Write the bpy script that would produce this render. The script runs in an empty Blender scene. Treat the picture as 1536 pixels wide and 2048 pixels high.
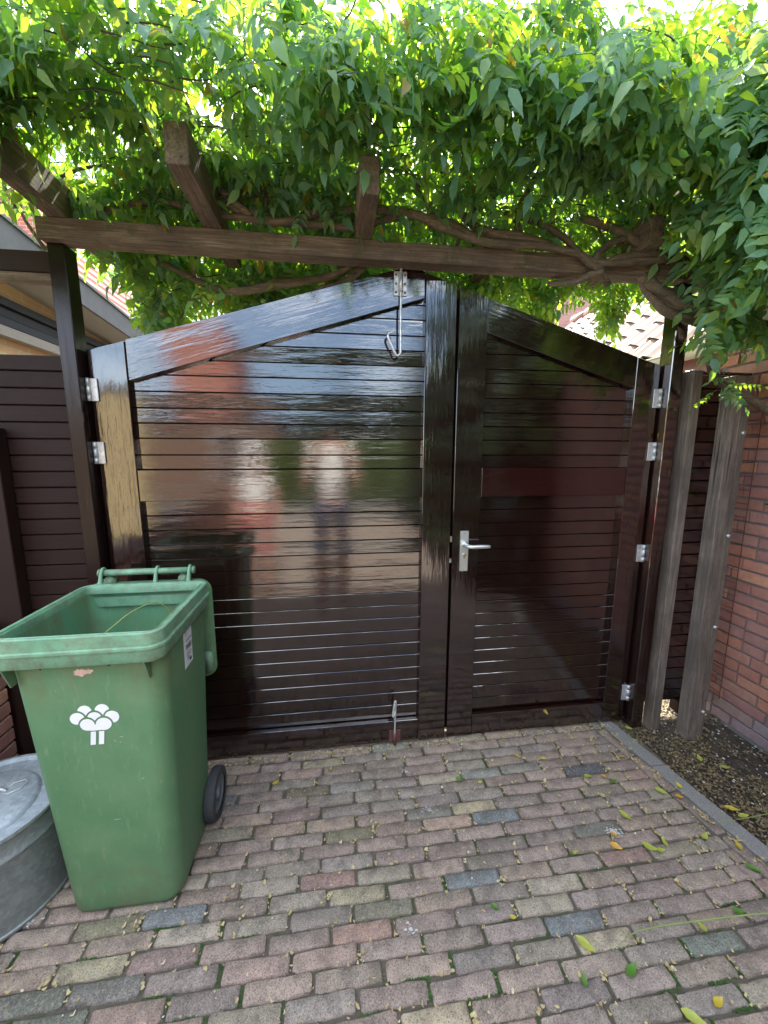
import bpy, bmesh, math, random
import numpy as np
from mathutils import Vector, Matrix, noise

R = random.Random(11)
sc = bpy.context.scene
COL = sc.collection
rad = math.radians

# ------------------------------------------------------------------ camera
P, YAW, ROLL, H = rad(8.95), rad(7.4), rad(0.1), 1.51
fw = Vector((math.sin(YAW)*math.cos(P), math.cos(YAW)*math.cos(P), -math.sin(P)))
rt = Vector((math.cos(YAW), -math.sin(YAW), 0))
up = rt.cross(fw)
rt2 = rt*math.cos(ROLL)+up*math.sin(ROLL)
up2 = -rt*math.sin(ROLL)+up*math.cos(ROLL)
cam = bpy.data.cameras.new('camera')
camo = bpy.data.objects.new('camera', cam)
COL.objects.link(camo)
cam.sensor_fit = 'VERTICAL'
cam.sensor_height = 24
cam.lens = 24*769/2048
cam.clip_start = 0.02
cam.clip_end = 500
m = Matrix((rt2, up2, -fw)).transposed().to_4x4()
m.translation = (0, 0, H)
camo.matrix_world = m
sc.camera = camo

# ------------------------------------------------------------------ light
SUN_EL, SUN_AZ = rad(54), rad(4)            # azimuth measured from +Y towards +X
w = bpy.data.worlds.new('World')
sc.world = w
w.use_nodes = True
nt = w.node_tree
nt.nodes.clear()
wo = nt.nodes.new('ShaderNodeOutputWorld')
bg = nt.nodes.new('ShaderNodeBackground')
sky = nt.nodes.new('ShaderNodeTexSky')
sky.sky_type = 'NISHITA'
sky.sun_disc = False
sky.sun_elevation = SUN_EL
sky.sun_rotation = SUN_AZ
sky.air_density = 1.0
sky.dust_density = 2.0
# broken thin cloud, the same over the whole sky
tc = nt.nodes.new('ShaderNodeTexCoord')
cn = nt.nodes.new('ShaderNodeTexNoise')
cn.inputs['Scale'].default_value = 2.6
cn.inputs['Detail'].default_value = 7
cn.inputs['Roughness'].default_value = .58
mp = nt.nodes.new('ShaderNodeMapping')
mp.inputs['Scale'].default_value = (1, 1, 2.2)
mp.inputs['Location'].default_value = (3.1, 1.7, 0.4)
cr = nt.nodes.new('ShaderNodeValToRGB')
cr.color_ramp.elements[0].position = .46
cr.color_ramp.elements[0].color = (0, 0, 0, 1)
cr.color_ramp.elements[1].position = .66
cr.color_ramp.elements[1].color = (1, 1, 1, 1)
mx = nt.nodes.new('ShaderNodeMix')
mx.data_type = 'RGBA'
mx.inputs[7].default_value = (11, 11.6, 12.4, 1)
nt.links.new(tc.outputs['Generated'], mp.inputs[0])
nt.links.new(mp.outputs[0], cn.inputs[0])
nt.links.new(cn.outputs[0], cr.inputs[0])
nt.links.new(cr.outputs[0], mx.inputs[0])
nt.links.new(sky.outputs[0], mx.inputs[6])
nt.links.new(mx.outputs[2], bg.inputs[0])
bg.inputs[1].default_value = 0.15
nt.links.new(bg.outputs[0], wo.inputs[0])

sl = bpy.data.lights.new('sun', 'SUN')
sl.energy = 5.0
sl.angle = rad(.5)
sl.color = (1, .95, .86)
so = bpy.data.objects.new('sun', sl)
COL.objects.link(so)
sd = Vector((math.sin(SUN_AZ)*math.cos(SUN_EL), math.cos(SUN_AZ)*math.cos(SUN_EL), math.sin(SUN_EL)))
so.rotation_euler = sd.to_track_quat('Z', 'Y').to_euler()
so.location = sd*20
sc.view_settings.view_transform = 'Standard'
sc.view_settings.look = 'None'
sc.view_settings.gamma = 1
sc.view_settings.exposure = 2.42
sc.cycles.max_bounces = 8
sc.cycles.transparent_max_bounces = 8
sc.cycles.sample_clamp_indirect = 6
sc.cycles.use_denoising = True

# ------------------------------------------------------------------ material helpers
class N:
    def __init__(s, name):
        s.m = bpy.data.materials.new(name)
        s.m.use_nodes = True
        s.t = s.m.node_tree
        s.b = s.t.nodes['Principled BSDF']
        s.o = s.t.nodes['Material Output']
    def n(s, typ, **k):
        x = s.t.nodes.new('ShaderNode'+typ)
        for a, v in k.items():
            setattr(x, a, v)
        return x
    def l(s, a, b):
        s.t.links.new(a, b)
    def coord(s, scale=(1, 1, 1), rnd=True, kind='Object'):
        tc = s.n('TexCoord')
        mp = s.n('Mapping')
        mp.inputs['Scale'].default_value = scale
        if rnd:
            oi = s.n('ObjectInfo')
            mu = s.n('VectorMath', operation='MULTIPLY_ADD')
            cmb = s.n('CombineXYZ')
            for i in range(3):
                s.l(oi.outputs['Random'], cmb.inputs[i])
            s.l(cmb.outputs[0], mu.inputs[0])
            mu.inputs[1].default_value = (37.1, 91.7, 53.3)
            s.l(tc.outputs[kind], mu.inputs[2])
            s.l(mu.outputs[0], mp.inputs[0])
        else:
            s.l(tc.outputs[kind], mp.inputs[0])
        return mp.outputs[0]
    def noise(s, vec, scale, detail=4, rough=.55, dist=0):
        x = s.n('TexNoise')
        x.inputs['Scale'].default_value = scale
        x.inputs['Detail'].default_value = detail
        x.inputs['Roughness'].default_value = rough
        x.inputs['Distortion'].default_value = dist
        s.l(vec, x.inputs['Vector'])
        return x.outputs[0]
    def ramp(s, v, stops, const=False):
        x = s.n('ValToRGB')
        e = x.color_ramp.elements
        while len(e) < len(stops):
            e.new(.5)
        for i, (p, c) in enumerate(stops):
            e[i].position = p
            if not hasattr(c, '__len__'):
                c = (c, c, c)
            e[i].color = (*c, 1)
        if const:
            x.color_ramp.interpolation = 'CONSTANT'
        s.l(v, x.inputs[0])
        return x.outputs[0]
    def mix(s, f, a, b, mode='MIX'):
        x = s.n('Mix', data_type='RGBA', blend_type=mode)
        for i, v in ((0, f), (6, a), (7, b)):
            if hasattr(v, 'links') or hasattr(v, 'is_output'):
                s.l(v, x.inputs[i])
            elif i == 0:
                x.inputs[0].default_value = v
            else:
                x.inputs[i].default_value = (*v, 1)
        return x.outputs[2]
    def bump(s, h, strength=.3, dist=.01, prev=None):
        x = s.n('Bump')
        x.inputs['Strength'].default_value = strength
        x.inputs['Distance'].default_value = dist
        s.l(h, x.inputs['Height'])
        if prev is not None:
            s.l(prev, x.inputs['Normal'])
        return x.outputs[0]
    def fin(s, color=None, rough=None, metal=None, normal=None, **k):
        for key, v in (('Base Color', color), ('Roughness', rough), ('Metallic', metal), ('Normal', normal)):
            if v is None:
                continue
            if hasattr(v, 'is_output'):
                s.l(v, s.b.inputs[key])
            elif key == 'Base Color':
                s.b.inputs[key].default_value = (*v, 1)
            else:
                s.b.inputs[key].default_value = v
        for a, v in k.items():
            s.b.inputs[a.replace('_', ' ')].default_value = v
        return s.m

def m_gloss(c0=(.0100, .0036, .0029), c1=(.0150, .0056, .0044), ior=2.05):
    s = N('dark brown gloss paint')
    v = s.coord((1, 1, 1))
    vg = s.coord((2.2, 70, 70))
    vg2 = s.coord((9, 160, 160))
    big = s.noise(v, 3, 3)
    g = s.noise(vg, 1, 5, .6)
    g2 = s.noise(vg2, 1, 3, .6)
    col = s.mix(big, c0, c1)
    dust = s.noise(v, 60, 3, .7)
    col = s.mix(s.ramp(dust, [(.66, 0), (.78, .30)]), col, (.12, .10, .08))
    nb = s.bump(g, .42, .0009)
    nb = s.bump(g2, .15, .0002, nb)
    nb = s.bump(s.noise(s.coord((.5, 2.2, 2.2)), 7, 3), .5, .0022, nb)
    nb = s.bump(s.noise(s.coord((5, 40, 40)), 1, 4, .6), .5, .0013, nb)
    r = s.ramp(s.noise(v, 9, 4), [(.3, .04), (.7, .10)])
    return s.fin(col, r, normal=nb, IOR=ior)

def m_gloss_worn():
    s = N('worn dark brown paint')
    v = s.coord((1, 1, 1))
    vg = s.coord((3, 60, 60))
    g = s.noise(vg, 1, 6, .65)
    big = s.noise(v, 4, 4)
    wear = s.ramp(s.mix(.5, g, big), [(.56, 0), (.63, 1)])
    col = s.mix(wear, (.013, .006, .005), (.070, .040, .028))
    nb = s.bump(g, .5, .003)
    r = s.ramp(wear, [(0, .24), (1, .6)])
    return s.fin(col, r, normal=nb, IOR=1.42)

def m_matt():
    s = N('matt dark brown stained wood')
    v = s.coord((1, 1, 1))
    vg = s.coord((3, 60, 60))
    g = s.noise(vg, 1, 6, .65)
    big = s.noise(v, 4, 4)
    col = s.mix(g, (.012, .005, .0036), (.026, .011, .008))
    return s.fin(s.mix(s.ramp(big, [(.4, 0), (.7, .4)]), col, (.030, .015, .011)), .6, normal=s.bump(g, .5, .002), Specular_IOR_Level=.2)

def m_old_wood(name, c0, c1, c2, moss=0):
    s = N(name)
    v = s.coord((1, 1, 1))
    vg = s.coord((5, 120, 120))
    g = s.noise(vg, 1, 8, .75, .8)
    big = s.noise(v, 5, 5, .6)
    col = s.ramp(g, [(.34, c0), (.5, c1), (.64, c2)])
    col = s.mix(s.ramp(big, [(.38, 0), (.66, .7)]), col, c0)
    ck = s.noise(s.coord((1.2, 42, 42)), 1, 3, .5)
    col = s.mix(s.ramp(ck, [(.30, .85), (.335, 0)]), col, tuple(x*.25 for x in c0))
    if moss:
        col = s.mix(s.ramp(s.noise(v, 11, 6, .7), [(.52, 0), (.62, moss)]), col, (.045, .05, .018))
    return s.fin(col, .82, normal=s.bump(g, .6, .0022))

def m_brickwall():
    """one clay brick: colour from the object, or per piece where many are joined"""
    s = N('clay brick')
    oi = s.n('ObjectInfo')
    ge = s.n('NewGeometry')
    ad = s.n('Math', operation='ADD')
    s.l(oi.outputs['Random'], ad.inputs[0])
    s.l(ge.outputs['Random Per Island'], ad.inputs[1])
    fr = s.n('Math', operation='FRACT')
    s.l(ad.outputs[0], fr.inputs[0])
    col = s.ramp(fr.outputs[0], [(0, (.44, .19, .11)), (.25, (.34, .15, .115)), (.45, (.46, .215, .125)), (.6, (.29, .14, .12)),
                                 (.75, (.37, .18, .14)), (.88, (.30, .16, .125)), (1, (.47, .24, .145))])
    col = s.mix(1, col, oi.outputs['Color'], 'MULTIPLY')
    v = s.coord()
    n1 = s.noise(v, 30, 6, .7)
    n2 = s.noise(v, 160, 4, .7)
    col = s.mix(s.ramp(n1, [(.35, .4), (.6, 0)]), col, (.2, .10, .08))
    col = s.mix(s.ramp(n2, [(.6, 0), (.8, .3)]), col, (.5, .42, .35))
    return s.fin(col, .9, normal=s.bump(s.mix(.5, n1, n2), .6, .004))

def m_paver(joined=False):
    s = N('worn clay paver')
    if joined:
        col = s.n('Attribute', attribute_name='bc').outputs['Color']
    else:
        col = s.n('ObjectInfo').outputs['Color']
    v = s.coord()
    n1 = s.noise(v, 22, 5, .65)
    n2 = s.noise(v, 260, 4, .75)
    n3 = s.noise(v, 90, 5, .7)
    col = s.mix(s.ramp(n1, [(.36, .55), (.56, 0)]), col, (.105, .085, .072))
    col = s.mix(s.ramp(n3, [(.5, 0), (.68, .5)]), col, (.40, .35, .29))
    col = s.mix(s.ramp(n2, [(.36, .8), (.5, 0)]), col, (.045, .037, .032))
    col = s.mix(s.ramp(n2, [(.56, 0), (.68, .6)]), col, (.42, .38, .32))
    col = s.mix(s.ramp(s.noise(v, 6, 5, .6), [(.60, 0), (.72, .4)]), col, (.09, .085, .05))
    nb = s.bump(s.mix(.6, n2, n3), .9, .003)
    nb = s.bump(n1, .5, .008, nb)
    return s.fin(col, .86, normal=nb)

def m_simple(name, col, rough=.6, metal=0, nscale=30, var=.35, bump=.2, bd=.003, **k):
    s = N(name)
    v = s.coord()
    n1 = s.noise(v, nscale, 5, .65)
    c = s.mix(n1, tuple(x*(1-var) for x in col), tuple(min(1, x*(1+var)) for x in col))
    return s.fin(c, rough, metal, s.bump(n1, bump, bd), **k)

def m_bin(name, base, fade, lo=.45):
    s = N(name)
    v = s.coord(rnd=False)
    n1 = s.noise(v, 7, 5, .65)
    n2 = s.noise(s.coord((1, 1, .25), rnd=False), 60, 5, .7)
    n3 = s.noise(v, 420, 2, .6)
    col = s.mix(s.ramp(n1, [(.3, 0), (.75, .8)]), base, fade)
    col = s.mix(s.ramp(n2, [(.56, 0), (.74, .5)]), col, (.24, .34, .20))
    sc_ = s.noise(s.coord((1, 1, 6), rnd=False), 34, 6, .75, 1.5)
    col = s.mix(s.ramp(sc_, [(.64, 0), (.72, .55)]), col, (.36, .46, .34))
    sep = s.n('SeparateXYZ')
    s.l(v, sep.inputs[0])
    # rusty dirt run below the rim
    top = s.ramp(sep.outputs[2], [(.72, 0), (.90, 1)])
    dirt = s.mix(1, s.ramp(s.noise(s.coord((1, 1, .4), rnd=False), 9, 5, .7), [(.42, 0), (.66, .85)]), top, 'MULTIPLY')
    col = s.mix(dirt, col, (.16, .13, .06))
    low = s.ramp(sep.outputs[2], [(.0, 1), (.30, 0)])
    d2 = s.mix(1, s.ramp(s.noise(v, 22, 6, .75), [(.44, 0), (.66, .7)]), low, 'MULTIPLY')
    col = s.mix(d2, col, (.13, .125, .085))
    stn = s.ramp(s.noise(v, 3.2, 6, .75), [(.54, 0), (.70, .5)])
    col = s.mix(stn, col, (.12, .17, .085))
    return s.fin(col, s.ramp(n1, [(.3, lo), (.7, lo+.15)]), normal=s.bump(n3, .25, .0008))

def m_leaf(name, cols, trans, tfac=.5, rough=.38):
    s = N(name)
    ge = s.n('NewGeometry')
    oi = s.n('ObjectInfo')
    ad = s.n('Math', operation='ADD')
    s.l(oi.outputs['Random'], ad.inputs[0])
    s.l(ge.outputs['Random Per Island'], ad.inputs[1])
    fr = s.n('Math', operation='FRACT')
    s.l(ad.outputs[0], fr.inputs[0])
    c = s.ramp(fr.outputs[0], cols)
    t = s.ramp(fr.outputs[0], trans)
    v = s.coord(rnd=False)
    n1 = s.noise(v, 90, 4, .6)
    c = s.mix(s.ramp(n1, [(.3, .25), (.6, 0)]), c, (.01, .02, .008))
    nb = s.bump(n1, .3, .002)
    s.fin(c, rough, normal=nb)
    tr = s.n('BsdfTranslucent')
    s.l(t, tr.inputs[0])
    mxs = s.n('MixShader')
    mxs.inputs[0].default_value = tfac
    s.l(s.b.outputs[0], mxs.inputs[1])
    s.l(tr.outputs[0], mxs.inputs[2])
    s.l(mxs.outputs[0], s.o.inputs[0])
    return s.m

def m_mortar_wall(name, c1, c2, mort, wid=.215, hei=.0635, rot=False, rough=.9):
    """far walls only: brick joints too small to tell apart"""
    s = N(name)
    v = s.coord(rnd=False)
    mp = s.n('Mapping')
    mp.inputs['Rotation'].default_value = (rad(90), 0, rad(90) if rot else 0)
    sp = s.n('SeparateXYZ')
    s.l(v, sp.inputs[0])
    cb = s.n('CombineXYZ')
    s.l(sp.outputs[1 if rot else 0], cb.inputs[0])
    s.l(sp.outputs[2], cb.inputs[1])
    b = s.n('TexBrick')
    b.inputs['Scale'].default_value = 1
    b.inputs['Brick Width'].default_value = wid
    b.inputs['Row Height'].default_value = hei
    b.inputs['Mortar Size'].default_value = .006
    b.inputs['Color1'].default_value = (*c1, 1)
    b.inputs['Color2'].default_value = (*c2, 1)
    b.inputs['Mortar'].default_value = (*mort, 1)
    s.l(cb.outputs[0], b.inputs[0])
    n1 = s.noise(v, 5, 6, .7)
    col = s.mix(s.ramp(n1, [(.35, .35), (.65, 0)]), b.outputs[0], tuple(x*.5 for x in c1))
    return s.fin(col, rough, normal=s.bump(b.outputs[1], .5, -.01))

def m_metal(name, col, rough, spangle=True):
    s = N(name)
    v = s.coord()
    vo = s.n('TexVoronoi')
    vo.inputs['Scale'].default_value = 70
    s.l(v, vo.inputs[0])
    n1 = s.noise(v, 14, 6, .7)
    c = s.mix(.15, vo.outputs['Color'], (.5, .5, .5))
    bw = s.n('RGBToBW')
    s.l(c, bw.inputs[0])
    c = s.mix(bw.outputs[0], tuple(x*.75 for x in col), tuple(min(1, x*1.2) for x in col))
    c = s.mix(s.ramp(n1, [(.45, 0), (.75, .6)]), c, tuple(x*.55 for x in col))
    return s.fin(c, s.ramp(n1, [(.3, rough-.08), (.7, rough+.15)]), .55, s.bump(n1, .15, .003))

def m_soil():
    s = N('dark garden soil')
    v = s.coord(rnd=False)
    n1 = s.noise(v, 16, 8, .75)
    n2 = s.noise(v, 140, 5, .75)
    col = s.ramp(s.mix(.5, n1, n2), [(.38, (.022, .017, .012)), (.5, (.058, .045, .031)), (.62, (.14, .11, .072))])
    return s.fin(col, .95, normal=s.bump(s.mix(.5, n1, n2), 1, .02))

def m_joint():
    s = N('sand and moss in the joints')
    v = s.coord(rnd=False)
    n1 = s.noise(v, 5, 5, .7)
    n2 = s.noise(v, 200, 4, .75)
    col = s.mix(s.ramp(n1, [(.5, 0), (.62, 1)]), (.125, .105, .080), (.06, .075, .032))
    col = s.mix(s.ramp(n2, [(.6, 0), (.72, .9)]), col, (.22, .17, .10))
    return s.fin(col, .95, normal=s.bump(n2, 1, .006))

M = {}
M['gloss'] = m_gloss()
M['gloss_red_reflect'] = m_gloss((.019, .0048, .0042), (.026, .0068, .0058), 1.8)  # red reflection on the right middle rail, put into the paint colour
M['worn'] = m_gloss_worn()
M['matt'] = m_matt()
M['beam'] = m_old_wood('stained mossy beam wood', (.065, .046, .032), (.16, .115, .078), (.30, .23, .155), .6)
M['grey_wood'] = m_old_wood('weathered grey brown wood', (.075, .060, .047), (.165, .132, .102), (.28, .225, .175))
M['brick'] = m_brickwall()
M['paver'] = m_paver()
M['paver_joined'] = m_paver(True)
M['mortar'] = m_simple('grey lime mortar', (.19, .18, .165), .95, nscale=80, var=.3, bump=.6)
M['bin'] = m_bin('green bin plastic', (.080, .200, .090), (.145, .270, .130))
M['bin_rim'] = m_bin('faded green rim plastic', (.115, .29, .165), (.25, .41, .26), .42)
M['bin_in'] = m_bin('green bin inside', (.085, .24, .12), (.13, .29, .16))
M['white'] = m_simple('white print', (.78, .80, .80), .5, var=.06, bump=.02)
M['sticker'] = m_simple('white paper sticker', (.72, .73, .74), .6, var=.05, bump=.02)
M['sticker_old'] = m_simple('torn sticker with rust stain', (.62, .42, .33), .8, nscale=120, var=.5, bump=.3)
M['ink'] = m_simple('black ink', (.02, .02, .022), .6, bump=.02)
M['rubber'] = m_simple('grey rubber', (.045, .047, .05), .75, nscale=90, bump=.3)
M['hub'] = m_simple('grey plastic hub', (.12, .14, .15), .5)
M['zinc'] = m_metal('galvanised zinc', (.30, .335, .325), .55)
M['zinc_lid'] = m_metal('pale galvanised zinc', (.40, .45, .49), .55)
M['steel'] = m_metal('galvanised steel', (.62, .63, .62), .34)
M['alu'] = m_simple('satin aluminium', (.74, .76, .75), .34, .85, nscale=60, var=.05, bump=.05)
M['rust_plate'] = m_simple('red painted rusty plate', (.115, .048, .040), .6, nscale=60, var=.5)
M['dark_hole'] = m_simple('dark hole', (.02, .02, .02), .8)
M['brass'] = m_simple('dull brass', (.42, .36, .24), .4, .8)
LC = [(0, (.080, .200, .130)), (.3, (.105, .235, .145)), (.6, (.130, .265, .140)), (.85, (.165, .29, .12)), (.978, (.09, .16, .03)), (.986, (.22, .17, .03)), (1, (.24, .15, .03))]
LT = [(0, (.20, .44, .03)), (.3, (.28, .54, .03)), (.6, (.38, .62, .03)), (.85, (.48, .68, .03)), (.978, (.46, .60, .03)), (.986, (.66, .46, .05)), (1, (.70, .44, .06))]
M['leaf'] = m_leaf('wisteria leaf', LC, LT, .5, .45)
M['tree_leaf'] = m_leaf('pale tree leaf', [(0, (.05, .10, .025)), (1, (.10, .15, .05))], [(0, (.18, .35, .05)), (1, (.35, .5, .10))], .4)
M['dark_leaf'] = m_leaf('dark evergreen leaf', [(0, (.012, .035, .012)), (1, (.03, .06, .018))], [(0, (.03, .09, .01)), (1, (.06, .14, .02))], .25)
M['hedge_leaf'] = m_leaf('hedge leaf', [(0, (.06, .12, .015)), (1, (.10, .17, .02))], [(0, (.12, .25, .02)), (1, (.2, .35, .03))], .3)
M['bark'] = m_old_wood('wisteria bark', (.055, .042, .028), (.14, .105, .068), (.24, .19, .125), .5)
M['twig'] = m_simple('thin brown stem', (.055, .038, .025), .8)
M['green_stem'] = m_simple('yellow green stem', (.20, .25, .07), .6)
M['yellow_leaf'] = m_leaf('yellow fallen leaf', [(0, (.55, .42, .04)), (1, (.62, .52, .08))], [(0, (.5, .4, .03)), (1, (.5, .4, .05))], .2, .5)
M['lime_leaf'] = m_leaf('yellow green fallen leaf', [(0, (.36, .42, .06)), (1, (.42, .45, .08))], [(0, (.4, .45, .05)), (1, (.4, .4, .05))], .2, .5)
M['green_leaf'] = m_leaf('green fallen leaf', [(0, (.06, .18, .02)), (1, (.10, .24, .03))], [(0, (.15, .35, .02)), (1, (.2, .4, .03))], .2, .45)
M['orange_leaf'] = m_leaf('orange fallen leaf', [(0, (.62, .32, .05)), (1, (.66, .40, .07))], [(0, (.6, .35, .03)), (1, (.6, .35, .05))], .2, .5)
M['debris'] = m_leaf('dry wisteria litter', [(0, (.16, .115, .060)), (.4, (.26, .20, .10)), (.7, (.12, .085, .045)), (1, (.34, .28, .16))], [(0, (.3, .2, .1)), (1, (.3, .2, .1))], .1, .8)
M['debris_pale'] = m_leaf('pale curled litter', [(0, (.46, .36, .16)), (.4, (.58, .48, .24)), (.7, (.38, .28, .13)), (1, (.66, .60, .36))], [(0, (.3, .2, .1)), (1, (.3, .2, .1))], .1, .8)
M['pebble'] = m_simple('pale pebble', (.55, .53, .48), .7, nscale=200, var=.2)
M['moss'] = m_leaf('moss and small weeds', [(0, (.035, .085, .015)), (1, (.07, .14, .03))], [(0, (.08, .2, .02)), (1, (.1, .2, .02))], .25, .8)
M['soil'] = m_soil()
M['joint'] = m_joint()
M['kerb'] = m_simple('speckled grey concrete', (.20, .195, .18), .85, nscale=170, var=.9, bump=.5)
M['ground'] = m_simple('grey brown ground', (.11, .10, .08), .95, nscale=4)
M['asphalt'] = m_simple('worn pale street surface', (.13, .125, .115), .9, nscale=120)
M['tile'] = m_simple('clay roof tile', (.105, .055, .030), .62, nscale=40, var=.35, bump=.3)
M['gutter'] = m_simple('cream painted gutter', (.55, .50, .36), .45, nscale=25, var=.12)
M['board'] = m_simple('red brown painted board', (.20, .075, .05), .6)
M['gable'] = m_mortar_wall('far pink brick', (.34, .15, .12), (.40, .20, .16), (.34, .27, .23))
M['redbrick'] = m_mortar_wall('far red brick', (.36, .10, .06), (.44, .14, .08), (.45, .38, .33))
M['tanbrick'] = m_mortar_wall('tan brick', (.42, .24, .12), (.50, .30, .15), (.42, .36, .28), rot=True)
M['beigebrick'] = m_mortar_wall('beige brown brick', (.15, .085, .055), (.19, .115, .075), (.17, .13, .10))
M['yellowwall'] = m_simple('sunny yellow plaster', (.40, .31, .16), .8, nscale=8, var=.15)
M['zincsheet'] = m_simple('grey zinc roof edge', (.065, .065, .06), .85, 0, nscale=9, var=.35)
M['soffit'] = m_simple('pale soffit board', (.22, .20, .17), .7, nscale=12, var=.15)
M['black_frame'] = m_simple('black window frame', (.006, .008, .009), .6, nscale=10, Specular_IOR_Level=.2)
M['cream_board'] = m_simple('cream sill board', (.16, .135, .10), .6)
s = N('window glass')
M['glass'] = s.fin((.30, .22, .07), .05, normal=s.bump(s.noise(s.coord(), 2, 2), .1, .01), IOR=1.6)  # golden reflection of brickwork put into the pane's base colour
M['orange_roof'] = m_simple('orange roof tile', (.60, .17, .06), .7, nscale=20, var=.2)
M['white_shirt'] = m_simple('white shirt cloth', (.80, .79, .76), .8, nscale=14, var=.04, bump=.4, bd=.01)
M['skin'] = m_simple('skin', (.55, .30, .21), .5, nscale=20, var=.06, bump=.05)
M['pink'] = m_simple('pink cloth', (.55, .16, .18), .8, nscale=14, var=.1, bump=.3)
M['denim'] = m_simple('blue grey denim', (.07, .09, .13), .85, nscale=60, var=.2)
M['hair'] = m_simple('grey brown hair', (.10, .06, .04), .7, nscale=90, var=.4)
M['shoe'] = m_simple('brown shoe leather', (.08, .05, .03), .5)
M['paint_spot'] = m_simple('white paint spill', (.48, .48, .46), .7, nscale=150, var=.2)

# ------------------------------------------------------------------ object helpers
def link(name, me, mat=None, parent=None, mw=None):
    o = bpy.data.objects.new(name, me)
    COL.objects.link(o)
    if mat is not None and not me.materials:
        me.materials.append(mat)
    if parent is not None:
        o.parent = parent
    if mw is not None:
        o.matrix_basis = mw
    return o

def tag(o, label=None, cat=None, group=None, kind=None):
    for k, v in (('label', label), ('category', cat), ('group', group), ('kind', kind)):
        if v:
            o[k] = v
    return o

def thing(name, label, cat, loc=(0, 0, 0), group=None, kind=None):
    o = bpy.data.objects.new(name, None)
    o.empty_display_size = .1
    COL.objects.link(o)
    o.location = loc
    return tag(o, label, cat, group, kind)

def from_bm(name, bm, smooth=False):
    bmesh.ops.recalc_face_normals(bm, faces=bm.faces[:])
    me = bpy.data.meshes.new(name)
    bm.to_mesh(me)
    bm.free()
    if smooth:
        me.shade_smooth()
    return me

def rel(parent, mw):
    """children are written in world coordinates; things' empties carry only a location"""
    if parent is None:
        return mw
    off = Vector((0, 0, 0))
    p = parent
    while p is not None:
        off += p.matrix_basis.translation
        p = p.parent
    return Matrix.Translation(-off) @ mw

def bx(name, lo, hi, mat, parent=None, bev=.002, ax='X', smooth=False, label=None, seg=1):
    """box with its grain (local X) along world axis ax"""
    lo, hi = Vector(lo), Vector(hi)
    c = (lo+hi)/2
    s_ = hi-lo
    if ax == 'X':
        rot = Matrix.Identity(3); L = (s_.x, s_.y, s_.z)
    elif ax == 'Z':
        rot = Matrix(((0, 0, 1), (0, 1, 0), (-1, 0, 0))).transposed().to_3x3(); L = (s_.z, s_.y, s_.x)
    else:
        rot = Matrix(((0, -1, 0), (1, 0, 0), (0, 0, 1))); L = (s_.y, s_.x, s_.z)
    bm = bmesh.new()
    bmesh.ops.create_cube(bm, size=1)
    bmesh.ops.scale(bm, vec=L, verts=bm.verts)
    if bev:
        bmesh.ops.bevel(bm, geom=bm.edges[:], offset=bev, segments=seg, affect='EDGES')
    me = from_bm(name, bm, smooth)
    mw = Matrix.Translation(c) @ rot.to_4x4()
    o = link(name, me, mat, parent, rel(parent, mw))
    if label:
        o['label'] = label
    return o

def poly_board(name, pts, y0, y1, mat, parent=None, ang=0, bev=.002, tilt=0, label=None):
    """board with outline pts in the XZ plane, thickness y0..y1; ang = grain angle in XZ"""
    cx = sum(p[0] for p in pts)/len(pts)
    cz = sum(p[1] for p in pts)/len(pts)
    cy = (y0+y1)/2
    ca, sa = math.cos(ang), math.sin(ang)
    bm = bmesh.new()
    vs = []
    for y in (y0-cy, y1-cy):
        ring = []
        for x, z in pts:
            dx, dz = x-cx, z-cz
            ring.append(bm.verts.new((dx*ca+dz*sa, y, -dx*sa+dz*ca)))
        vs.append(ring)
    bm.faces.new(vs[0])
    bm.faces.new(vs[1][::-1])
    n = len(pts)
    for i in range(n):
        bm.faces.new((vs[0][i], vs[0][(i+1) % n], vs[1][(i+1) % n], vs[1][i]))
    bmesh.ops.recalc_face_normals(bm, faces=bm.faces[:])
    if bev:
        bmesh.ops.bevel(bm, geom=bm.edges[:], offset=bev, segments=1, affect='EDGES')
    me = from_bm(name, bm)
    mw = Matrix.Translation((cx, cy, cz)) @ Matrix.Rotation(-ang, 4, 'Y') @ Matrix.Rotation(tilt, 4, 'X')
    o = link(name, me, mat, parent, rel(parent, mw))
    if label:
        o['label'] = label
    return o

def catmull(pts, n=8):
    P_ = [Vector(p) for p in pts]
    P_ = [P_[0]*2-P_[1]]+P_+[P_[-1]*2-P_[-2]]
    out = []
    for i in range(1, len(P_)-2):
        a, b, c, d = P_[i-1:i+3]
        for k in range(n):
            t = k/n
            out.append(.5*((2*b)+(c-a)*t+(2*a-5*b+4*c-d)*t*t+(3*b-a-3*c+d)*t**3))
    out.append(P_[-2])
    return out

def tube_into(bm, pts, radii, sides=8, cap=True, nz=0, seed=0):
    n = len(pts)
    prev = None
    u = None
    for i, p in enumerate(pts):
        t = (pts[min(i+1, n-1)]-pts[max(i-1, 0)])
        if t.length < 1e-9:
            t = Vector((0, 0, 1))
        t.normalize()
        if u is None:
            u = t.orthogonal().normalized()
        u = (u-t*u.dot(t)).normalized()
        v = t.cross(u)
        r = radii[i] if hasattr(radii, '__len__') else radii
        ring = []
        for k in range(sides):
            a = 2*math.pi*k/sides
            rr = r
            if nz:
                q = p*14+Vector((math.cos(a), math.sin(a), seed))*1.6
                rr = r*(1+nz*noise.noise(q))
            ring.append(bm.verts.new(p+u*(math.cos(a)*rr)+v*(math.sin(a)*rr)))
        if prev:
            for k in range(sides):
                bm.faces.new((prev[k], prev[(k+1) % sides], ring[(k+1) % sides], ring[k]))
        elif cap:
            bm.faces.new(ring[::-1])
        prev = ring
    if cap:
        bm.faces.new(prev)

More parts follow.
